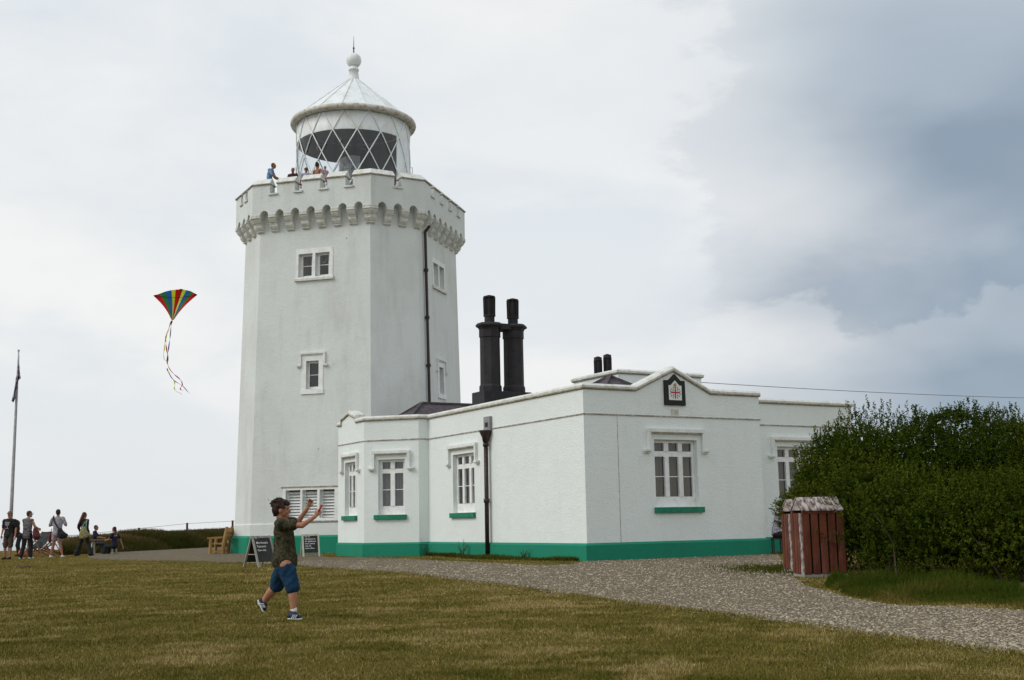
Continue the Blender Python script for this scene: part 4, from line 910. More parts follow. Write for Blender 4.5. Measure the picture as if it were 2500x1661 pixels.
kh = MB(); p = B(893, 205, -.12); kh.tube([p-Vector((.02, 0, .035)), p+Vector((.012, 0, .035))], .011, 8); kh.tube([p-Vector((.022, 0, .037)), p-Vector((.017, 0, .028))], .017, 8); kh.tube([p+Vector((.01, 0, .03)), p+Vector((.014, 0, .038))], .017, 8)
tag(kh.build('line_winder', 'red_paint', loc=tuple(p), smooth=True), 'small red kite line winder held in the raised hand of the boy', 'winder')

# ---- generic grown figure, posed by joint overrides (x right, y away, z up, metres; relative to the feet)
def figure(label, loc, h, face, top, bottom, hair, o=None, sleeve=.5, legs='long', shoes='black_cloth', skin='skin', vox=.011, hairstyle='short', top_w=1., cap=None, sit=False, hem=0, lean=0):
    o = o or {}; loc = Vector(loc); k = h/1.75; root = thing('person', label, 'person', tuple(loc), None)
    J_ = dict(head=(0, 0, 1.64), neck=(0, 0, 1.48), shl=(-.18, 0, 1.42), shr=(.18, 0, 1.42), ell=(-.24, .0, 1.13), elr=(.24, .0, 1.13), wrl=(-.24, .08, .90), wrr=(.24, .08, .90), chest=(0, 0, 1.27), waist=(0, 0, 1.06), hip=(0, 0, .95), hl=(-.09, 0, .92), hr=(.09, 0, .92), kl=(-.10, .02, .50), kr=(.10, .02, .50), al=(-.11, 0, .09), ar=(.11, 0, .09), fl=None, fr=None)
    J_.update(o); g = lambda n: loc+rotz(Vector(J_[n])*k, face)
    # local +y is the way the figure faces
    X = rotz((1, 0, 0), face); Yv = rotz((0, 1, 0), face); H_ = g('head'); hd = rotz((0, 1, 0), face+J_.get('turn', 0)); hx = rotz((1, 0, 0), face+J_.get('turn', 0))
    er = Euler((0, 0, face+J_.get('turn', 0)))
    pr = [('e', H_+Z*.02*k, (.074*k, .092*k, .10*k), er), ('e', H_+hd*.025*k-Z*.045*k, (.056*k, .066*k, .072*k), er), (H_+hd*.085*k+Z*.005, H_+hd*.108*k-Z*.018*k, .013*k, .017*k), (H_+hd*.06*k-Z*.095*k, H_+hd*.07*k-Z*.09*k, .025*k, .025*k), ('e', H_+hd*.083*k-Z*.052*k, (.024*k, .012*k, .010*k), er),
          ('e', H_+hx*.076*k-Z*.01, (.012*k, .02*k, .03*k), er), ('e', H_-hx*.076*k-Z*.01, (.012*k, .02*k, .03*k), er), (H_-Z*.07*k-hd*.015, g('neck')-Z*.02, .052*k, .058*k),
          (g('shl'), g('shr'), .055*k, .055*k), (g('chest')+Z*.05*k, g('waist'), (.145*k*top_w, .10*k), (.125*k*top_w, .09*k), X), (g('waist'), g('hip'), (.125*k, .09*k), (.15*k, .10*k), X)]
    for s in 'lr':
        pr += [(g('sh'+s), g('el'+s), .052*k, .039*k), (g('el'+s), g('wr'+s), .040*k, .026*k), (g('h'+s), g('k'+s), .085*k, .056*k), (g('k'+s), g('k'+s).lerp(g('a'+s), .3), .052*k, .056*k), (g('k'+s).lerp(g('a'+s), .3), g('a'+s), .056*k, .035*k)]
        dv = (g('wr'+s)-g('el'+s)).normalized(); pn = -X if s == 'r' else X; pr += hand(g('wr'+s), J_.get('hd'+s) and rotz(J_['hd'+s], face) or dv, pn if abs(dv.dot(pn)) < .9 else Yv, .19*k, .6, .4, 1 if s == 'l' else -1)
        fd = rotz(J_['f'+s], face) if J_['f'+s] else rotz((0, 1, 0), face); fd = Vector(fd).normalized(); a = g('a'+s); u = (Z-fd*fd.z).normalized()
        heel = a-fd*.05*k-u*.075*k
        pr += [(a-u*.03*k, heel+fd*.05*k+u*.03*k, .034*k, .03*k)]
        sb = blob('shoe', [(heel+u*.035*k+fd*.01, heel+fd*.21*k+u*.03*k, (.042*k, .038*k), (.045*k, .026*k), fd.cross(u)), (a-u*.005, heel+fd*.06*k+u*.04*k, .042*k, .042*k)], .013, shoes, root, 1)
    blob('body', pr, vox, skin, root, 2)
    e_ = .02*k; t = [(g('neck')-Z*.05*k, g('chest'), (.12*k*top_w, .085*k), (.16*k*top_w, .115*k), X), (g('chest'), g('waist'), (.16*k*top_w, .115*k), (.145*k*top_w, .112*k), X), (g('waist'), g('hip')+Z*(-hem*k), (.150*k*top_w, .118*k), (.185*k, .145*k), X), (g('neck')-Z*.045*k, g('shl'), .06*k, .066*k), (g('neck')-Z*.045*k, g('shr'), .06*k, .066*k)]
    if sleeve > 0:
        for s in 'lr':
            t.append((g('sh'+s), g('sh'+s).lerp(g('el'+s), min(1, sleeve*1.6)), .070*k, .062*k))
            if sleeve > .65: t.append((g('el'+s), g('el'+s).lerp(g('wr'+s), (sleeve-.65)/.35*.9), .058*k, .042*k))
    if top: blob('shirt', t, .013, top, root, 2, lambda v, n: n*(.016*mn.noise(Vector((v.x*8, v.y*8, v.z*15)))))
    b = [(g('hip')+Z*.02*k, g('hip')-Z*.04*k, (.14*k, .108*k), (.158*k, .120*k), X)]
    for s in 'lr':
        if legs == 'short': b.append((g('h'+s), g('h'+s).lerp(g('k'+s), .55), (.105*k, .105*k), (.105*k, .1*k)))
        elif legs == 'knee': b.append((g('h'+s), g('k'+s), .105*k, .088*k))
        else: w = .075 if legs == 'long' else .105; b += [(g('h'+s), g('k'+s), .105*k, .080*k), (g('k'+s), g('a'+s)+Z*.01, .078*k, w*k)]
    blob('trousers' if legs in ('long', 'wide') else 'shorts', b, .013, bottom, root, 2, lambda v, n: n*(.014*mn.noise(Vector((v.x*8, v.y*8, v.z*13)))))
    hp = [('e', H_-hd*.022*k+Z*.045*k, (.084*k, .092*k, .085*k), er), ('e', H_-hd*.045*k-Z*.0*k, (.078*k, .062*k, .085*k), er)]
    if hairstyle == 'shaved': hp = [('e', H_-hd*.014*k+Z*.034*k, (.078*k, .090*k, .083*k), er)]
    if hairstyle == 'long':
        q = H_-hd*.05*k; e = q-hd*.02*k+rotz(J_.get('hairend', (-.1, -.06, -.42)), face)*k; hp += [(q+Z*.03, q.lerp(e, .35), (.08*k, .06*k), (.085*k, .055*k), hx), (q.lerp(e, .35), e, (.085*k, .055*k), (.045*k, .03*k), hx), (H_-hd*.05*k+Z*.06*k, q.lerp(e, .6)+hx*.03, .05*k, .04*k)]
    if hairstyle == 'bun': hp += [('e', H_-hd*.055*k+Z*.115*k, (.04*k, .04*k, .035*k), er)]
    if hairstyle == 'tail': hp += [(H_-hd*.08*k+Z*.03*k, H_-hd*.13*k-Z*.16*k, .04*k, .018*k)]
    if hair: blob('hair', hp, .012, hair, root, 1)
    if cap:
        c = MB(); prf = [(.095*k*math.cos(a), .088*k*math.sin(a)) for a in [R(x) for x in (0, 20, 45, 70, 89)]]
        base = H_+Z*.045*k-hd*.01; c.lathe((base.x, base.y), [(r_, base.z+z_) for r_, z_ in prf], 16); co = c.build('cap', cap, root, smooth=True)
        pk = MB(); pk.hexa([base+hd*.07*k-hx*.065*k-Z*.004, base+hd*.07*k+hx*.065*k-Z*.004, base+hd*.165*k+hx*.045*k-Z*.02, base+hd*.165*k-hx*.045*k-Z*.02, base+hd*.07*k-hx*.065*k+Z*.006, base+hd*.07*k+hx*.065*k+Z*.006, base+hd*.165*k+hx*.045*k-Z*.01, base+hd*.165*k-hx*.045*k-Z*.01]); pk.build('cap_peak', cap, co)
    eyes = []
    for s in (-1, 1):
        e = MB(); c = H_+hd*.088*k+hx*s*.032*k+Z*.012*k; e.lathe((c.x, c.y), [(.0005, c.z-.008), (.010, c.z-.003), (.010, c.z+.003), (.0005, c.z+.008)], 6); e.build('eye', 'ink', root)
    return root, g

def foot(px, py): p = atz(px, py); return Vector((p.x, p.y, 0))
PI = math.pi
# far left group (local +y = facing; face angle rotates counter-clockwise; 0 looks away from us, PI looks at us)
f1, g1 = figure('man in black printed t-shirt, brown shorts and cap facing the camera at left edge', foot(19, 1367), 1.80, PI-.15, 'black_cloth', 'brown_cloth', 'hair_dark', dict(kr=(.10, .04, .50), al=(-.09, .03, .09), ar=(.12, .02, .09), ell=(-.27, .0, 1.13), wrl=(-.29, .06, .86), shr=(.2, 0, 1.42), shl=(-.2, 0, 1.42)), legs='knee', shoes='black_cloth', cap='grey_check', top_w=1.18, hem=.06)
tx = MB(); X = rotz((1, 0, 0), PI-.15); Yn = rotz((0, 1, 0), PI-.15); c = foot(19, 1367)+Yn*.135+Z*1.33
for dx, dz, w, h in ((-.10, .06, .20, .035), (-.08, .0, .17, .045), (-.05, -.05, .12, .02), (-.07, -.17, .14, .022), (-.02, -.12, .02, .09)): tx.box(c+X*(dx+w/2)+Z*dz+Yn*.012, X, Yn, Z, (w/2, .004, h/2))
tx.build('shirt_print', 'white_print', f1)
bp = MB(); c = foot(19, 1367)-Yn*.24+Z*1.2-X*.08
blob('backpack', [(c+Z*.2, c-Z*.2, (.20, .10), (.21, .13), X), (c-Z*.1-Yn*.08, c-Z*.2-Yn*.08, (.14, .05), (.14, .06), X)], .02, 'black_cloth', None) if 0 else None
def bag(name, prims, m, label, cat, loc, vox=.014, strap=None, strapm='black_cloth', sr=.014):
    r = thing(name, label, cat, tuple(loc)); blob('bag_body', prims, vox, m, r, 2, lambda v, n: n*(.006*math.sin(v.z*33+v.x*29)))
    if strap: s = MB(); s.tube(strap, sr, 6); s.build('strap', strapm, r)
    return r
bag('backpack', [(c+Z*.2, c-Z*.2, (.20, .10), (.21, .13), X), (c-Z*.05-Yn*.08, c-Z*.18-Yn*.08, (.14, .05), (.14, .06), X)], 'brown_cloth', 'dark backpack on the back of the man in the black printed t-shirt', 'backpack', c-Z*.3, strap=[c+Z*.2-X*.12, c+Z*.30-X*.13+Yn*.2, c+Z*.12-X*.15+Yn*.36, c-Z*.12-X*.17+Yn*.2])
f2p = foot(64, 1366); f2, g2 = figure('person in grey vest top and peaked cap walking away with a dark red bag', f2p, 1.80, -.30, 'grey_check', 'black_cloth', 'hair_dark', dict(head=(.02, .05, 1.64), kl=(-.12, -.02, .50), al=(-.14, -.14, .09), kr=(.10, .10, .50), ar=(.12, .06, .09), elr=(.30, .04, 1.18), wrr=(.33, .18, 1.12), ell=(-.22, .1, 1.15), wrl=(-.15, .22, 1.0), turn=-.8), sleeve=0, legs='long', shoes='white_cloth', top_w=1.22, cap='brown_cloth', hem=.1)
Xb = rotz((1, 0, 0), -.30); c = f2p+Xb*.36+Z*1.02
bag('shoulder_bag', [(c+Z*.1, c-Z*.16+Xb*.06, (.06, .12), (.15, .15), Xb), (c-Z*.16+Xb*.05, c-Z*.18+Xb*.18, .10, .06)], 'red_bag', 'dark red cloth bag hanging at the side of the person in grey vest', 'bag', c-Z*.3, strap=[c+Z*.05, c+Z*.38-Xb*.17, c+Z*.42-Xb*.24, c+Z*.1-Xb*.4+Vector((0, -.13, 0)), c-Z*.05])
fbp = foot(43, 1359); figure('person in slate blue top bending forward behind the person in grey vest', fbp, 1.68, 2.0, 'slate_cloth', 'black_cloth', 'hair_dark', dict(head=(0, .50, 1.22), neck=(0, .40, 1.18), shl=(-.17, .36, 1.14), shr=(.17, .36, 1.14), chest=(0, .26, 1.1), waist=(0, .08, 1.0), hip=(0, -.05, .92), ell=(-.22, .44, .86), elr=(.22, .44, .86), wrl=(-.18, .56, .66), wrr=(.18, .56, .66), hl=(-.09, -.06, .9), hr=(.09, -.06, .9), kl=(-.12, .04, .48), kr=(.12, .0, .48), al=(-.14, -.04, .09), ar=(.13, -.06, .09)), legs='long', shoes='black_cloth', hem=.05)
f3p = foot(138, 1363); f3, g3 = figure('person in white patterned shirt and pale pink shorts walking away with black shoulder bag', f3p, 1.86, .05, 'white_print', 'pink_cloth', 'hair_dark', dict(kl=(-.13, .02, .50), al=(-.22, .02, .09), kr=(.10, .02, .50), ar=(.20, .0, .09), ell=(-.30, .02, 1.17), elr=(.29, .02, 1.17), wrl=(-.22, .24, 1.20), wrr=(.20, .24, 1.20)), legs='short', shoes='white_cloth', top_w=1.12, hem=.08)
c = f3p+Vector((.28, -.20, .96)); bag('shoulder_bag', [(c+Z*.12-Vector((.12, 0, 0)), c-Z*.10-Vector((.05, 0, 0)), (.09, .07), (.17, .09), (1, 0, 0)), (c-Z*.05, c-Z*.10+Vector((.14, 0, 0)), .11, .07), (c-Z*.12-Vector((.1, 0, 0)), c-Z*.14+Vector((.06, 0, 0)), .09, .09)], 'black_cloth', 'large black shoulder bag slung across the back of the person in white shirt', 'bag', c-Z*.3, strap=[c+Z*.14-Vector((.16, 0, 0)), c+Z*.4-Vector((.34, -.05, 0)), c+Z*.60-Vector((.44, -.10, 0)), c+Z*.66-Vector((.45, -.22, 0))], sr=.024)
c = f3p+Vector((-.30, .05, .78)); bag('small_bag', [(c+Z*.1, c-Z*.12, (.04, .06), (.06, .09), (1, 0, 0))], 'red_bag', 'small red bag hanging at the left hip of the person in pink shorts', 'bag', c-Z*.2, strap=[c+Z*.1, c+Z*.35+Vector((.05, 0, 0))])
f4p = foot(203, 1358); f4, g4 = figure('woman with long auburn hair in dark jacket and wide black trousers striding away', f4p, 1.78, -.55, 'black_cloth', 'black_cloth', 'hair_auburn', dict(kl=(-.16, -.02, .50), al=(-.30, -.10, .09), kr=(.14, .12, .50), ar=(.28, .12, .09), ell=(-.25, -.08, 1.14), wrl=(-.26, .04, .94), elr=(.24, -.05, 1.13), wrr=(.26, .05, .9), hairend=(-.20, -.08, -.42)), sleeve=.95, legs='wide', shoes='black_cloth', hairstyle='long', hem=.05)
c = f4p+Vector((.08, -.26, .93)); bag('tote_bag', [(c+Z*.22, c-Z*.0, (.10, .05), (.19, .08), (1, 0, 0)), (c, c-Z*.14+Vector((.04, 0, 0)), (.2, .08), (.22, .08), (1, .0, -.2))], 'tote_floral', 'yellow and green flowered tote bag on the shoulder of the woman with auburn hair', 'bag', c-Z*.3, strap=[c+Z*.2-Vector((.1, 0, 0)), c+Z*.42+Vector((.03, 0.02, 0)), c+Z*.56+Vector((.10, .10, 0)), c+Z*.4+Vector((.09, 0, 0)), c+Z*.2+Vector((.1, 0, 0))], strapm='tote_green', sr=.022)
# picnickers at the far table
ptb = foot(254, 1352); ptb.y = 53; ptb.x = atY(252, 1350, 53).x
tb = thing('picnic_table', 'low pale wooden table between two seated people by the bank', 'table', tuple(ptb)); m_ = MB()
for i in range(5): m_.box(ptb+Vector((0, -.28+.14*i, .62)), (1, 0, 0), (0, 1, 0), Z, (.62, .062, .018))
m_.build('table_top', 'deck_wood', tb)
for sx in (-.45, .45):
    for sy in (-1, 1): m_ = MB(); m_.bar(ptb+Vector((sx, sy*.08, .6)), ptb+Vector((sx*1.1, sy*.30, 0)), .06); m_.build('leg', 'pale_wood', tb)
sitp = dict(head=(0, .05, 1.22), neck=(0, .02, 1.06), shl=(-.17, 0, 1.0), shr=(.17, 0, 1.0), chest=(0, 0, .86), waist=(0, 0, .66), hip=(0, 0, .50), hl=(-.09, 0, .48), hr=(.09, 0, .48), kl=(-.14, .40, .46), kr=(.14, .40, .46), al=(-.14, .42, .08), ar=(.14, .42, .08), ell=(-.22, .15, .78), elr=(.22, .15, .78), wrl=(-.12, .38, .74), wrr=(.12, .38, .74))
p = Vector((atY(230, 1350, 53.6).x, 53.6, 0)); figure('seated person in navy top at left side of the low table', p, 1.66, -1.4, 'navy_cloth', 'slate_cloth', 'hair_auburn', sitp, sleeve=.5, legs='long')
p = Vector((atY(279, 1350, 52.6).x, 52.6, 0)); q = dict(sitp); q.update(elr=(.26, -.12, .74), wrr=(.28, -.22, .48)); figure('dark haired person in blue t-shirt sitting low on the ground at right of the table', p-Z*.12, 1.70, 1.25, 'navy_cloth', 'black_cloth', 'hair_dark', q, sleeve=.4, legs='long', hairstyle='tail')
# person partly hidden behind the timber bins
p = Vector((atY(1898, 1340, 34.2).x, 34.2, 0)); q = dict(sitp); q.update(head=(0, .22, 1.28), neck=(0, .14, 1.12), shl=(-.18, .10, 1.05), shr=(.18, .10, 1.05), chest=(0, .06, .92)); figure('person in pale top and black trousers seated by the wall behind the wooden bins', p+Z*.06, 1.80, -1.9, 'pale_print', 'black_cloth', 'hair_dark', q, legs='long', top_w=1.15)
sm = MB(); sm.box(p+Z*.44, (1, 0, 0), (0, 1, 0), Z, (.15, .15, .02)); 
stl = thing('stool', 'low dark stool under the person seated behind the wooden bins', 'stool', tuple(p)); sm.build('seat', 'black_iron', stl)
for sx in (-.12, .12):
    for sy in (-.12, .12): m_ = MB(); m_.bar(p+Vector((sx, sy, .42)), p+Vector((sx*1.0, sy*1.0, 0)), .03); m_.build('leg', 'black_iron', stl)

# ---- visitors on the tower gallery
nF = az(AZF); uF = az(AZF-PI/2); fF = lambda px, py, a: onplane(px, py, CT+nF*a, nF)
faceF = math.atan2(-nF.x, nF.y)     # facing the camera side
def gal(label, px, py, a, h, face, *args, floor=14.15, **kw):
    c = fF(px, py, a); head = c.z; loc = Vector((c.x, c.y, head-1.64*h/1.75)); return figure(label, loc, h, face, *args, **kw)
gal('man in light blue shirt leaning at the gallery parapet of the tower', 658, 406, 3.45, 1.78, faceF+1.7, 'sky_shirt', 'brown_cloth', 'hair_auburn', dict(head=(0, .18, 1.64), neck=(0, .10, 1.49), shl=(-.18, .06, 1.42), shr=(.18, .06, 1.42), chest=(0, .02, 1.28), elr=(.26, .22, 1.16), wrr=(.16, .44, 1.05), ell=(-.2, .2, 1.15), wrl=(-.1, .42, 1.05)), sleeve=.5, skin='skin_tan')
gal('close-cropped person in dark maroon top looking out over the gallery parapet', 715, 416, 3.1, 1.66, faceF, 'maroon_cloth', 'brown_cloth', 'hair_dark', None, skin='skin_tan', hairstyle='shaved')
r_, g_ = gal('person with dark sunglasses and pale patterned shirt on the tower gallery', 747.5, 415, 3.35, 1.68, faceF+.35, 'pale_print', 'red_bag', 'hair_dark', None, skin='skin_tan', hairstyle='shaved')
hd = rotz((0, 1, 0), faceF+.35); hx = rotz((1, 0, 0), faceF+.35); c = g_('head'); sg = MB(); sg.box(c+hd*.095+Z*.012, hx, hd, Z, (.07, .012, .022)); sg.box(c+hx*.075+Z*.016+hd*.04, hx, hd, Z, (.004, .06, .006)); sg.build('sunglasses', 'sunglass', r_)
gal('person with bare tanned shoulders and hair in a bun holding a child on the gallery', 775, 404, 3.3, 1.74, faceF+PI-.3, None, 'brown_cloth', 'hair_brown', dict(elr=(.26, .02, 1.18), wrr=(.10, .26, 1.2), ell=(-.26, .02, 1.18), wrl=(-.08, .26, 1.2)), skin='skin_tan', hairstyle='bun', sleeve=0)
gal('small child in pink striped top carried on the arm at the gallery parapet', 794, 410, 3.5, 1.10, faceF+.9, 'pink_cloth', 'pink_cloth', 'hair_brown', dict(kl=(-.12, .14, .62), kr=(.12, .10, .55), al=(-.1, .1, .25), ar=(.1, .06, .18)), skin='skin_tan', legs='short')

# ================================================================== kite
kY = 27.; Kp = lambda x, y, dy=0: atY(350+x*.1913, 680+y*.1913, kY+dy)
kt = thing('kite', 'rainbow striped delta kite with long ribbon tails flying left of the tower', 'kite', tuple(Kp(370, 535)))
ms = ['red', 'green', 'blue', 'yellow', 'red', 'yellow', 'blue', 'green', 'red']
for nm, c in (('red', (.72, .03, .03)), ('green', (.06, .34, .11)), ('blue', (.06, .24, .62)), ('yellow', (.80, .86, .07))): 
    km = mat('kite_'+nm, c, .7); kt_ = km.node_tree; kx = nd(kt_, 'ShaderNodeMixShader'); kl = nd(kt_, 'ShaderNodeBsdfTranslucent'); kx.inputs[0].default_value = .55; kl.inputs[0].default_value = (*c, 1); kt_.links.new(kt_.nodes['Principled BSDF'].outputs[0], kx.inputs[1]); kt_.links.new(kl.outputs[0], kx.inputs[2]); kt_.links.new(kx.outputs[0], kt_.nodes['Material Output'].inputs[0])
tp = [(128, 221), (205, 197), (280, 168), (358, 150), (413, 143), (503, 140), (548, 150), (602, 162), (640, 183), (688, 210)]
apex = [(352, 515), (356, 523), (360, 528), (365, 532), (369, 533), (374, 534), (378, 533), (382, 531), (388, 527), (393, 522)]
for i in range(9):
    m_ = MB(); (a, b), (c, d) = tp[i], tp[i+1]; n = 10
    cv = lambda t, s: (s)*28*math.sin(PI*t)      # billow of the outer edges
    def bp_(j, t): p = Vector(tp[j]); q = Vector(apex[j]); r = p.lerp(q, t); s = (j-4.5)/4.5; r.x -= s*26*math.sin(PI*t); return Kp(r.x, r.y, .10*math.sin(PI*t)*(1-abs(s))+.02*s*s)
    for j in range(n): m_.quad(bp_(i, j/n), bp_(i+1, j/n), bp_(i+1, (j+1)/n), bp_(i, (j+1)/n))
    o = m_.build('sail_panel', 'kite_'+ms[i], kt); sm_ = o.modifiers.new('t', 'SOLIDIFY'); sm_.thickness = .003
sp = MB(); sp.tube([Kp(128, 221), Kp(300, 240, .03), Kp(480, 243, .03), Kp(688, 210)], .004, 5); sp.build('cross_spar', 'black_cloth', kt)
sp = MB(); sp.tube([Kp(480, 138, -.01), Kp(372, 536, -.01)], .004, 5); sp.build('spine', 'black_cloth', kt)
for pts in ([Kp(460, 140), Kp(480, 134), Kp(505, 142), Kp(478, 158)], [Kp(126, 221), Kp(165, 208), Kp(165, 240), Kp(150, 236)], [Kp(690, 210), Kp(655, 190), Kp(650, 225), Kp(660, 230)]):
    m_ = MB(); m_.add([p-Vector((0, .01, 0)) for p in pts]+[p+Vector((0, .01, 0)) for p in pts], [(0, 1, 2, 3), (7, 6, 5, 4), (0, 4, 5, 1), (1, 5, 6, 2), (2, 6, 7, 3), (3, 7, 4, 0)]); m_.build('corner_patch', 'maroon_cloth', kt)
mat('ribbon_violet', (.12, .10, .33), .7)
def ribbon(pts, w, m):
    mb_ = MB(); P3 = [Kp(x, y, .04*math.sin(i*1.3)) for i, (x, y) in enumerate(pts)]; L_ = []
    for i in range(len(P3)-1):
        for t in (0, .33, .66): L_.append(P3[i].lerp(P3[i+1], t))
    L_.append(P3[-1]); pr = None
    for i, p in enumerate(L_):
        a = i*.55; d = Vector((math.cos(a), math.sin(a)*.9, .25*math.sin(i*.8)))*w*.1913/FPX*kY*.5*(.6+.4*abs(math.cos(a*.6))); c = (p-d, p+d)
        if pr: mb_.quad(pr[0], pr[1], c[1], c[0])
        pr = c
    o = mb_.build('tail_ribbon', m, kt); s = o.modifiers.new('t', 'SOLIDIFY'); s.thickness = .003
ribbon([(366, 538), (355, 600), (347, 680), (338, 780), (322, 890), (312, 960), (312, 1040), (300, 1090)], 18, 'ribbon_violet')
ribbon([(360, 540), (345, 580), (330, 625), (308, 700), (290, 760), (268, 830), (268, 900), (256, 965), (265, 1035), (300, 1060)], 14, 'kite_yellow')
ribbon([(358, 545), (325, 630), (284, 750), (286, 830), (298, 920), (310, 975), (302, 1060), (315, 1120), (350, 1180), (400, 1232), (455, 1275), (490, 1318), (498, 1360), (470, 1405), (480, 1428), (508, 1425)], 18, 'kite_red')
ribbon([(302, 1150), (318, 1195), (345, 1245), (388, 1302), (430, 1330), (500, 1370), (545, 1420), (585, 1468)], 16, 'ribbon_violet')
ribbon([(318, 1190), (350, 1250), (395, 1310), (402, 1370), (392, 1410), (430, 1450), (470, 1465), (495, 1488)], 17, 'kite_yellow')

# ================================================================== flagpole, signs, bench, chairs
fp = foot(24, 1352); fpY = 56.; b0 = atY(22, 1300, fpY); tpp = atY(45.5, 858, fpY); xb = tpp.x
fl_ = thing('flagpole', 'tall pale flagpole at the left edge of the lawn', 'flagpole', (xb, fpY, 0))
m_ = MB(); m_.tube([(xb, fpY, 0), (xb, fpY, 3), (xb, fpY, tpp.z-1.2), (xb, fpY, tpp.z)], [.085, .08, .05, .028], 12); m_.build('pole', 'pole_white', fl_, smooth=True)
m_ = MB(); m_.lathe((xb, fpY), [(.001, tpp.z-.02), (.05, tpp.z+.0), (.055, tpp.z+.04), (.02, tpp.z+.09), (.001, tpp.z+.1)], 10); m_.build('finial', 'pole_white', fl_, smooth=True)
m_ = MB(); m_.tube([(xb+.09, fpY-.05, .9), (xb+.06, fpY-.04, tpp.z-.2)], .006, 4); m_.build('halyard', 'wire', fl_)
FG = lambda x, y, dy=0: atY(x*.1404, 840+y*.1404, fpY-.12+dy)
m_ = MB(); Lp = [(318, 300), (310, 420), (298, 520), (272, 620), (258, 730), (240, 850), (203, 990)]; Rp = [(335, 320), (342, 430), (350, 530), (362, 590), (316, 640), (300, 760), (272, 940)]; Mi = [(326, 310), (330, 420), (332, 520), (318, 610), (284, 700), (268, 830), (232, 1020)]
rows_ = []
for i, (a, b, c) in enumerate(zip(Lp, Mi, Rp)): rows_.append([FG(*a, 0), FG((a[0]+b[0])/2, (a[1]+b[1])/2, -.10), FG(*b, .05), FG((c[0]+b[0])/2, (c[1]+b[1])/2, -.09), FG(*c, .04)])
for a, b in zip(rows_, rows_[1:]):
    for i in range(4): m_.quad(a[i], a[i+1], b[i+1], b[i])
fo = m_.build('flag', 'flag_cloth', fl_, smooth=True); fo['label'] = 'limp folded flag in grey, dark red and blue'; s = fo.modifiers.new('t', 'SOLIDIFY'); s.thickness = .01

def aboard(name, label, foot_c, azi, w, h, spread, wood, lines, size, logo=False):
    c = Vector(foot_c); ux = az(azi); n = az(azi+PI/2); t = thing('a_board', label, 'sign', tuple(c)); top = c+ux*w/2+Z*h-n*spread*.5
    for s in (1, -1):        # s=1 front leaf
        bot = c+ux*w/2+(Vector((0, 0, 0)) if s == 1 else -n*spread); uz = (top+n*.012*s-bot).normalized(); L_ = (top-bot).length; nn = ux.cross(uz); nn = nn if nn.dot(n)*s > 0 else -nn
        for q in (-1, 1):
            m_ = MB(); m_.bar(bot+ux*q*(w/2-.03), bot+ux*q*(w/2-.03)+uz*L_, .055, .028, ux); m_.build('leg', wood, t)
        fr_ = MB(); fr_.bar(bot+uz*(L_-.035)-ux*(w/2-.058), bot+uz*(L_-.035)+ux*(w/2-.058), .026, .05, nn); fr_.build('top_rail', wood, t)
        bd = MB(); bd.box(bot+uz*(L_*.55+.03), ux, nn, uz, (w/2-.058, .008, L_*.45-.035)); b = bd.build('blackboard', 'blackboard', t)
        if s == 1:
            o = bot-ux*(w/2-.10)+uz*(L_*.86)+nn*.010; textmesh('lettering', lines, size, o, ux, uz, 'chalk', b)
            if logo:
                lf = MB(); lc = o+uz*(size*1.0)+ux*.03
                for k in range(5): a = R(90+k*72); lf.add([lc, lc+ux*.03*math.cos(a-.35)+uz*.03*math.sin(a-.35), lc+ux*.045*math.cos(a)+uz*.045*math.sin(a), lc+ux*.03*math.cos(a+.35)+uz*.03*math.sin(a+.35)], [(0, 1, 2, 3)])
                lf.build('leaf_mark', 'chalk', b)
    ch = MB(); ch.bar(c-n*.12+Z*h*.42+ux*.03, c-n*(spread-.12)+Z*h*.42+ux*.03, .02, .012); ch.build('stay', wood, t)
    return t
aboard('a', 'larger weathered grey A-board chalked with tearoom lettering, behind the boy', foot(630, 1387), R(40), .62, .80, .62, 'grey_wood', ['', "Mrs Knott's", 'Tearoom', ('Open daily', .062)], .078, True)
aboard('b', 'smaller cream framed A-board with six chalk lines near the tower base', foot(739, 1360), R(70), .60, .76, .50, 'pale_wood', ['For all', 'admissions to', 'the lighthouse', 'tours, please', 'visit the', 'ticket office'], .066)
def shift_text(): pass
# heavy oak bench, end on, looking left
bc = foot(531, 1353); bn_ = thing('garden_bench', 'chunky golden oak bench standing on the gravel beside the tower', 'bench', tuple(bc)); lu = az(R(-6)); fu = az(R(-96))    # lu = along the seat (away), fu = towards its front (left)
BW = 1.5; bpnt = lambda f, l, z: bc+fu*f+lu*l+Z*z
for l in (0, BW):
    m_ = MB(); m_.tube([bpnt(.30, l, 0), bpnt(.28, l, .60)], .065, 8); m_.build('leg', 'bench_wood', bn_)
    m_ = MB(); m_.tube([bpnt(-.22, l, 0), bpnt(-.24, l, .45), bpnt(-.36, l, 1.08)], [.085, .08, .06], 8); m_.build('leg', 'bench_wood', bn_)
    m_ = MB(); m_.bar(bpnt(.42, l, .64), bpnt(-.27, l, .66), .10, .07, lu); m_.build('armrest', 'bench_wood', bn_)
    m_ = MB(); m_.bar(bpnt(.28, l, .10), bpnt(-.22, l, .10), .07, .06); m_.build('stretcher', 'bench_wood', bn_)
m_ = MB()
for i in range(3): m_.bar(bpnt(.24-.17*i, 0, .40), bpnt(.24-.17*i, BW, .40), .05, .15, Z)
m_.build('seat', 'bench_wood', bn_); m_ = MB()
for i in range(3): m_.bar(bpnt(-.27-.045*i, 0, .60+.17*i), bpnt(-.27-.045*i, BW, .60+.17*i), .155, .04, Z+fu*.0-fu*-.25)
m_.build('backrest', 'bench_wood', bn_)
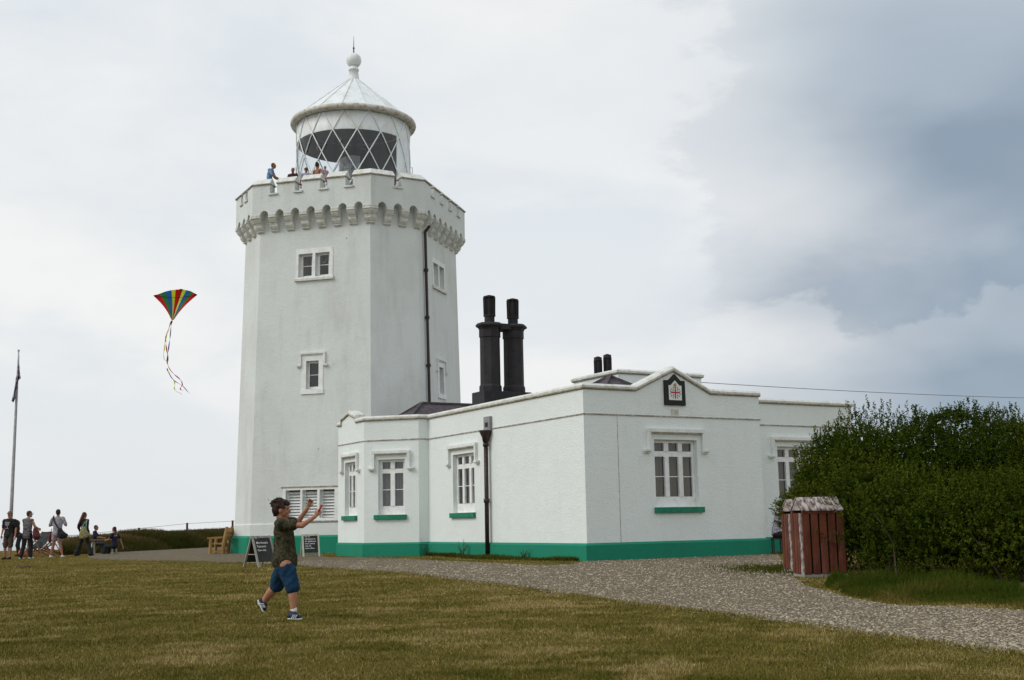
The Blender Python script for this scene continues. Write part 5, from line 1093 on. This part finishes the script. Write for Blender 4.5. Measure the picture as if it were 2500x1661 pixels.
# deckchairs
def deckchair(px, py, rot, cloth, label):
    c = foot(px, py); t = thing('deckchair', label, 'deckchair', tuple(c), 'deckchairs on the lawn behind the walkers'); X_ = rotz((1, 0, 0), rot); Y_ = rotz((0, 1, 0), rot); q = lambda x, y, z: c+X_*x+Y_*y+Z*z
    for s in (-.28, .28):
        m_ = MB(); m_.bar(q(-.45, s, .02), q(.55, s, 1.02), .05, .03); m_.build('frame_rail', 'deck_wood', t)
        m_ = MB(); m_.bar(q(.55, s*.9, .02), q(-.42, s*.9, .40), .045, .03); m_.build('frame_rail', 'deck_wood', t)
        m_ = MB(); m_.bar(q(.60, s*1.08, .04), q(.22, s*1.08, .68), .035, .025); m_.build('prop', 'deck_wood', t)
    m_ = MB(); pr = None
    for i in range(13):
        u = i/12; x = .52-.92*u; z = 1.0-.62*u-.30*math.sin(PI*u)**1.0*(.5+.6*u); p = (q(x, -.23, z), q(x, .23, z))
        if pr: m_.quad(pr[0], pr[1], p[1], p[0])
        pr = p
    o = m_.build('canvas_sling', cloth, t); s = o.modifiers.new('t', 'SOLIDIFY'); s.thickness = .01
    for (x, z) in ((.54, 1.0), (-.41, .38)): m_ = MB(); m_.tube([q(x, -.3, z), q(x, .3, z)], .018, 6); m_.build('crossbar', 'deck_wood', t)
deckchair(84, 1360, -.25, 'deck_blue', 'blue canvas deckchair nearest the person in grey vest'); deckchair(97, 1357, -.1, 'deck_blue', 'blue canvas deckchair in the middle of the row of three'); deckchair(119, 1356, .15, 'deck_white', 'white canvas deckchair behind the person in pink shorts')
c = foot(52, 1360); bag('beach_bag', [(c+Z*.18, c+Z*.1+Vector((.14, 0, 0)), .13, .11)], 'orange_cloth', 'orange cloth bag lying on the grass by the deckchairs', 'bag', c)
m_ = MB(); c = foot(58, 1386); m_.box(c+Z*.02, (1, .1, 0), (0, 1, 0), Z, (.16, .10, .02)); tag(m_.build('drain_cover', 'dark_post', loc=tuple(c), bevel=.005), 'small dark cover set in the lawn at the left', 'drain cover')

# ================================================================== bank, fence
bp0 = [(150, 1356, 1322), (225, 1352, 1312), (300, 1348, 1306), (400, 1343, 1301), (510, 1337, 1295), (640, 1334, 1290), (760, 1332, 1286)]
base_ = [foot(a, b) for a, b, c in bp0]; crest = [atY(a, c, p.y+6) for (a, b, c), p in zip(bp0, base_)]
bk = MB(); backp = [Vector((c.x*1.08, c.y+7, 0)) for c in crest]; n = len(base_); sub = 8
def lerpl(Ls, t): t *= len(Ls)-1; i = min(int(t), len(Ls)-2); return Ls[i].lerp(Ls[i+1], t-i)
NB = 48; grid = []
for i in range(NB+1):
    t = i/NB; b, c, k = lerpl(base_, t), lerpl(crest, t), lerpl(backp, t); b = b-Z*.05; m1 = b.lerp(c, .5)+Z*.18*max(c.z, 0); grid.append([b, b.lerp(m1, .5)+Z*.1, m1, c.lerp(m1, .4)+Z*.03, c-Z*.06, k])
for i in range(NB):
    for j in range(5): bk.quad(grid[i][j], grid[i+1][j], grid[i+1][j+1], grid[i][j+1])
mat('bank_soil', (.055, .05, .025), .95, (.10, .08, .04), 2, .4, 10); tag(bk.build('bank', 'bank_soil', smooth=True), kind='structure')
nb_ = 60000; t = rng.random(nb_); v = rng.random(nb_)**.8; G = np.array([[tuple(p) for p in row] for row in grid]); ti = t*NB; i0 = np.minimum(ti.astype(int), NB-1); ft = (ti-i0)[:, None]; vi = v*4; j0 = np.minimum(vi.astype(int), 3); fv = (vi-j0)[:, None]
Pb = (G[i0, j0]*(1-ft)+G[i0+1, j0]*ft)*(1-fv)+(G[i0, j0+1]*(1-ft)+G[i0+1, j0+1]*ft)*fv
cl_ = vnoise(Pb[:, :2], .8, 21); cl2 = vnoise(Pb[:, :2], .35, 22); tint = np.clip(.12+.62*v**1.6+.55*(cl_-.5)+rng.normal(0, .12, nb_)-.25*(cl2 > .6), 0, 1)
hb_ = (.10+.22*rng.random(nb_)+.16*(cl2 > .62)*(cl_ > .4))*np.where(v > .8, .75, 1)
bg_ = blades('bank_growth', Pb[:, :2], hb_, .035, 'bank_growth', tint, .9, (-14, 60, 0), z0=Pb[:, 2]-.04); bg_['label'] = 'dry brown and green rough growth covering the bank'; bg_['category'] = 'grass'
fence_pts = [(70, 1318, 1300+30), (150, 1308.5, 1330), (205, 1303, 1318), (339, 1289, 1312), (457, 1277, 1310), (568, 1271, 1300), (690, 1262, 1300)]
fn = thing('wire_fence', 'thin wire fence on wooden posts along the top of the bank', 'fence', tuple(crest[3]))
tops = []
for i, (x, yt, yb) in enumerate(fence_pts):
    Yf = 58+ (x-70)/600*14; tp_ = atY(x, yt, Yf); tops.append(tp_)
    if i in (1,): continue
    m_ = MB(); m_.tube([(tp_.x, tp_.y, 0), tuple(tp_)], [.07, .06], 8); m_.build('post', 'dark_post', fn)
for dz in (-.04, -.42):
    m_ = MB(); m_.tube([p+Z*dz for p in tops], .009, 4); m_.build('wire', 'wire', fn)

# ================================================================== wooden bins
def bin_housing(c, rot, label):
    t = thing('bin_housing', label, 'bin', tuple(c), 'timber litter bin housings'); X_ = rotz((1, 0, 0), rot); Y_ = rotz((0, 1, 0), rot); w, d, h = .71, .60, 1.08; q = lambda x, y, z: Vector(c)+X_*x+Y_*y+Z*z
    def rp(x, y, z): return q(x*(1+.0*z), y, z)
    pb = MB(); pb.box(q(w/2, d/2, .03), X_, Y_, Z, (w/2+.02, d/2+.02, .03)); pb.build('base_slab', 'concrete', t)
    inn = MB(); inn.box(q(w/2, d/2, .55), X_, Y_, Z, (w/2-.05, d/2-.05, .48)); inn.build('inner_bin', 'room_dark', t)
    g = .030; sw = (w-4*g)/5
    for side in range(4):
        for i in range(5 if side % 2 == 0 else 4):
            m_ = MB(); jt = (rng.random()-.5)*.012; z0, z1 = .05+jt, h+jt*.5
            if side == 0: m_.box(q(sw/2+i*(sw+g), -.012, (z0+z1)/2), X_, Y_, Z, (sw/2, .012, (z1-z0)/2))
            elif side == 2: m_.box(q(sw/2+i*(sw+g), d+.012, (z0+z1)/2), X_, Y_, Z, (sw/2, .012, (z1-z0)/2))
            else: sd_ = (d-3*g)/4; m_.box(q(-.012 if side == 3 else w+.012, sd_/2+i*(sd_+g), (z0+z1)/2), X_, Y_, Z, (.012, sd_/2, (z1-z0)/2))
            m_.build('slat', 'bin_peel' if (side == 3 and i == 0) else 'bin_red', t, bevel=.004)
    rl = MB(); rl.box(q(w/2, -.0, h+.02), X_, Y_, Z, (w/2+.0, .03, .03)); rl.box(q(w/2, d, h+.02), X_, Y_, Z, (w/2, .03, .03)); rl.build('eaves_rail', 'bin_red', t)
    for s in (0, 1):
        for i in range(5):
            m_ = MB(); x0 = -.012+i*(w+.024)/5; x1 = x0+(w+.024)/5-.012; y0 = -.05 if s == 0 else d+.05; ym = d/2; za, zb = h+.035, h+.255; n_ = .022
            m_.hexa([q(x0, y0, za), q(x1, y0, za), q(x1, ym, zb), q(x0, ym, zb), q(x0, y0, za+n_), q(x1, y0, za+n_), q(x1, ym, zb+n_), q(x0, ym, zb+n_)]); m_.build('roof_board', 'bin_peel', t)
    gb = MB(); 
    for x in (0, w): gb.add([q(x, 0, h+.05), q(x, d, h+.05), q(x, d/2, h+.24), q(x+.02*(1 if x == 0 else -1), 0, h+.05), q(x+.02*(1 if x == 0 else -1), d, h+.05), q(x+.02*(1 if x == 0 else -1), d/2, h+.24)], [(0, 1, 2), (5, 4, 3), (0, 3, 4, 1), (1, 4, 5, 2), (2, 5, 3, 0)])
    gb.build('gable_board', 'bin_peel', t)
bin_housing(foot(1966, 1411), R(3), 'nearer of the two red-brown slatted timber bins with peeling pitched roof'); bin_housing(foot(1939, 1399), R(3), 'further left timber bin, mostly hidden behind the nearer slatted bin')

# ================================================================== the big shrub
bush = thing('large_shrub', 'broad dense dark green leafy bush filling the right side behind the bins', 'shrub', (8.2, 21, 0))
ell = []    # lobes: centre, radii
def lobe(px, ptop, Y, rx, ry, zb=.0):
    top = atY(px, ptop, Y); ell.append((top.x, Y, (top.z+zb)/2, rx, ry, (top.z-zb)/2))
for a in [(2028, 1035, 24, .75, 1.0, .6), (1996, 1110, 23.4, .62, .9, .5), (1982, 1185, 22.9, .42, .8, .9), (2085, 1008, 23.5, .95, 1.2, 0), (2150, 1010, 22.5, 1.3, 1.5, 0), (2240, 1000, 21.8, 1.3, 1.6, 0), (2330, 1000, 21.2, 1.3, 1.6, 0), (2420, 1010, 20.6, 1.3, 1.7, 0), (2500, 1000, 20.2, 1.3, 1.7, 0), (2590, 990, 20, 1.4, 1.8, 0), (2700, 990, 19.6, 1.5, 1.8, 0), (2120, 1120, 20.9, .95, 1.0, .3), (2230, 1150, 19.6, 1.1, 1.1, .0), (2340, 1170, 18.6, 1.1, 1.0, 0), (2450, 1160, 17.9, 1.1, 1.0, .1), (2560, 1150, 17.4, 1.2, 1.1, 0)]: lobe(*a)
E_A = np.array(ell)
def field(Q): d = ((Q[:, None, :]-E_A[None, :, :3])/E_A[None, :, 3:])**2; return d.sum(2).min(1)
# sprigs: start on the lobes, point outwards and up, carry leaves
ns = 21000; w_ = np.maximum(E_A[:, 3]*E_A[:, 5], .9); w_ = w_/w_.sum(); li = rng.choice(len(E_A), ns, p=w_); dv = rng.normal(size=(ns, 3)); dv[:, 1] -= .35; dv /= np.linalg.norm(dv, axis=1)[:, None]
sr = rng.uniform(.80, 1.02, ns); P0 = E_A[li, :3]+dv*E_A[li, 3:]*sr[:, None]; fld = field(P0); hol = vnoise(np.c_[P0[:, 0]+P0[:, 1]*.5, P0[:, 2]*1.2], 1.9, 35); ok = (fld > .62) & (P0[:, 2] > .12) & ((hol > .30) | (rng.random(ns) < .25)); P0, dv = P0[ok], dv[ok]; ns = len(P0)
bumpy = vnoise(np.c_[P0[:, 0], P0[:, 2]], 1.3, 31); bump2 = vnoise(np.c_[P0[:, 0]-P0[:, 1]*.6, P0[:, 2]], 2.7, 36); P0 += dv*((bumpy-.55)*.6+(bump2-.5)*.3)[:, None]
g_dir = dv*.75+np.array([0, 0, .75])+rng.normal(0, .32, (ns, 3)); g_dir /= np.linalg.norm(g_dir, axis=1)[:, None]; slen = rng.uniform(.10, .24, ns)*np.where((dv[:, 2] > .45) & (rng.random(ns) < .035), 1.5, 1)
nl = 19; tt = np.tile(np.linspace(.08, 1, nl), ns).reshape(ns, nl); base_p = P0[:, None, :]+g_dir[:, None, :]*(slen[:, None]*tt)[:, :, None]
ld = rng.normal(size=(ns, nl, 3)); ld /= np.linalg.norm(ld, axis=2)[:, :, None]; ld = ld*.85+g_dir[:, None, :]*.55; ld /= np.linalg.norm(ld, axis=2)[:, :, None]
sd2 = np.cross(ld, rng.normal(size=(ns, nl, 3))); sd2 /= np.linalg.norm(sd2, axis=2)[:, :, None]; ls = rng.uniform(.024, .048, (ns, nl, 1)); b3 = base_p.reshape(-1, 3); l3 = (ld*ls).reshape(-1, 3); s3_ = (sd2*ls*.30).reshape(-1, 3)
V = np.stack([b3, b3+l3*.5+s3_, b3+l3, b3+l3*.5-s3_], 1).reshape(-1, 3); F = np.arange(len(V)).reshape(-1, 4)
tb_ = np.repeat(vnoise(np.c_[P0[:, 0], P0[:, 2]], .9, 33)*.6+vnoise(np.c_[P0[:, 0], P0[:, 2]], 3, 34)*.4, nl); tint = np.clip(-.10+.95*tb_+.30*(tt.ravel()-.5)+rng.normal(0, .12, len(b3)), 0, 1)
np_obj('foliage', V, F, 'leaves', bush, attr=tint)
# inner leaves
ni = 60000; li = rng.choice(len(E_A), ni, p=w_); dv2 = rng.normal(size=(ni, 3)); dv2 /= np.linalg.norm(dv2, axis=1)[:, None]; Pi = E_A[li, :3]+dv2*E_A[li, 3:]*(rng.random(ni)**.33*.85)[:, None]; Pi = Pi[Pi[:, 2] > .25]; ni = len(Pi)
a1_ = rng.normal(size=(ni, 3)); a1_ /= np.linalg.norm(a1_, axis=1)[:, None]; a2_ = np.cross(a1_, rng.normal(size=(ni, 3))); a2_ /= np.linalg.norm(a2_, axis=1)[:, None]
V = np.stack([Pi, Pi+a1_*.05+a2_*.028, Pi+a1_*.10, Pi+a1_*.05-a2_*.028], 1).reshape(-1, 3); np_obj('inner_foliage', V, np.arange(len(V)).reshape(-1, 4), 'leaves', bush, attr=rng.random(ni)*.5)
stm = MB()
for i in range(90):
    e = E_A[rng.integers(len(E_A))]; x, y = e[0]+rng.normal()*.5*e[3], e[1]+rng.normal()*.35*e[4]; q = Vector((e[0]+rng.normal()*.35*e[3], e[1]+rng.normal()*.3*e[4], e[2]+rng.random()*e[5]*.7))
    p = Vector((x, y, 0)); m1 = p.lerp(q, .45)+Vector((rng.normal()*.12, rng.normal()*.12, .1)); m2 = m1.lerp(q, .5)+Vector((rng.normal()*.1, rng.normal()*.1, .06)); stm.tube([p, m1, m2, q], [.016, .012, .008, .003], 5)
stm.build('stems', 'bark', bush)
# long grass in front of the bush and by the bins; verge; weeds
def strip(a, b, n, d0=0., d1=1.): pass
gpts = [(2005, 1432), (2080, 1458), (2176, 1474), (2335, 1478), (2494, 1486), (2620, 1496)]
fr0 = [atz(x, y) for x, y in gpts]; bk0 = [Vector((p.x*1.12+.1, p.y+1.9+.25*i, 0)) for i, p in enumerate(fr0)]
n = 60000; t = rng.random(n)**.85; v = rng.random(n); FA = np.array([tuple(p) for p in fr0]); BA = np.array([tuple(p) for p in bk0]); ti = t*(len(fr0)-1); i0 = np.minimum(ti.astype(int), len(fr0)-2); ft = (ti-i0)[:, None]; A_ = FA[i0]*(1-ft)+FA[i0+1]*ft; B_ = BA[i0]*(1-ft)+BA[i0+1]*ft; Pq = A_*(1-v[:, None])+B_*v[:, None]
cl_ = vnoise(Pq[:, :2], 1.6, 41); tint = np.clip(.62-.55*v+.7*(cl_-.5)+rng.normal(0, .16, n), 0, 1); hg = (.02+.07*v+.24*v*rng.random(n)**3+.05*rng.random(n))*(.4+1.0*cl_)*np.clip(v*4+.2, 0, 1)*np.clip(ti*1.2+.35, 0, 1)
lg = blades('long_grass', Pq[:, :2], hg, .0075, 'longgrass', tint, .9, (8, 16, 0)); lg['label'] = 'long green and straw coloured grass under the bush'; lg['category'] = 'grass'
n = 9000; t = rng.random(n); lw = np.array([[*(PW1(u, 0, .09))] for u in np.linspace(0.3, 9.4, 12)]); ti = t*11; i0 = np.minimum(ti.astype(int), 10); ft = (ti-i0)[:, None]; A_ = lw[i0]*(1-ft)+lw[i0+1]*ft; off = np.array(tuple(nW1))*(rng.random(n)[:, None]*(.75*np.sin(np.clip(t*1.25, 0, 1)*PI)[:, None]+.12)); Pv = A_+off
vg = blades('verge_grass', Pv[:, :2], .04+.09*rng.random(n)*vnoise(Pv[:, :2], 1.2, 51)*1.6, .012, 'longgrass', np.clip(.45+rng.normal(0, .25, n), 0, 1), .9, (-2, 35, 0)); vg['label'] = 'short rough grass along the foot of the cottage wall'; vg['category'] = 'grass'
n = 2600; Pv = np.array(tuple(foot(1906, 1392)))[None, :2]+rng.normal(0, 1, (n, 2))*np.array([.55, 1.1]); vg = blades('tuft_grass', Pv, .03+.08*rng.random(n), .012, 'longgrass', np.clip(.45+rng.normal(0, .22, n), 0, 1), .9, (5, 24, 0)); vg['label'] = 'low grass patch on the gravel left of the bins'; vg['category'] = 'grass'
# ragged grass edge creeping over the gravel margin
ed_ = []
for i in range(16000):
    x = 240+2330*rng.random()**.8; p = atz(x, interp(low, x)-abs(rng.normal())*(.6+4.5*max(0, (x-400))/2100)); ed_.append((p.x, p.y))
ed_ = np.array(ed_); ke = rng.random(len(ed_)) < np.clip(vnoise(ed_, 1.1, 61)*1.5-.2, 0, 1); ed_ = ed_[ke]
ge = blades('edge_grass', ed_, .015+.03*rng.random(len(ed_)), .010, 'blades', np.clip(.5+rng.normal(0, .25, len(ed_)), 0, 1), 1.1, (0, 18, 0)); ge['label'] = 'ragged lawn edge creeping over the gravel'; ge['category'] = 'grass'
def weed(P, h, nst, label):
    t = thing('weed', label, 'weed', tuple(P), 'weeds growing against the cottage wall')
    s = MB(); lf = MB()
    for i in range(nst):
        a = rng.random()*6.28; q = Vector(P)+Vector((math.cos(a)*.14, math.sin(a)*.08, h*(.6+.4*rng.random()))); s.tube([P, Vector(P).lerp(q, .5)+Z*.03, q], [.006, .004, .002], 4)
        for j in range(16):
            u = .25+.75*rng.random(); c = Vector(P).lerp(q, u); d = Vector((rng.normal(), rng.normal(), .4)).normalized()*.045; e = d.cross(Z).normalized()*.016; lf.quad(c, c+d*.5+e, c+d, c+d*.5-e)
    s.build('stem', 'bark', t); lf.build('leaf', 'weed', t)
weed(PW1(6.55, 0, .28), .55, 9, 'taller brownish weed left of the cottage downpipe'); weed(PW1(9.0, 0, .3), .35, 6, 'small yellow-green weed in the corner of the bay'); weed(PW1(2.9, 0, .25), .30, 8, 'low sprawling weed right of the cottage downpipe')

bpy.data.scenes.remove(TS)
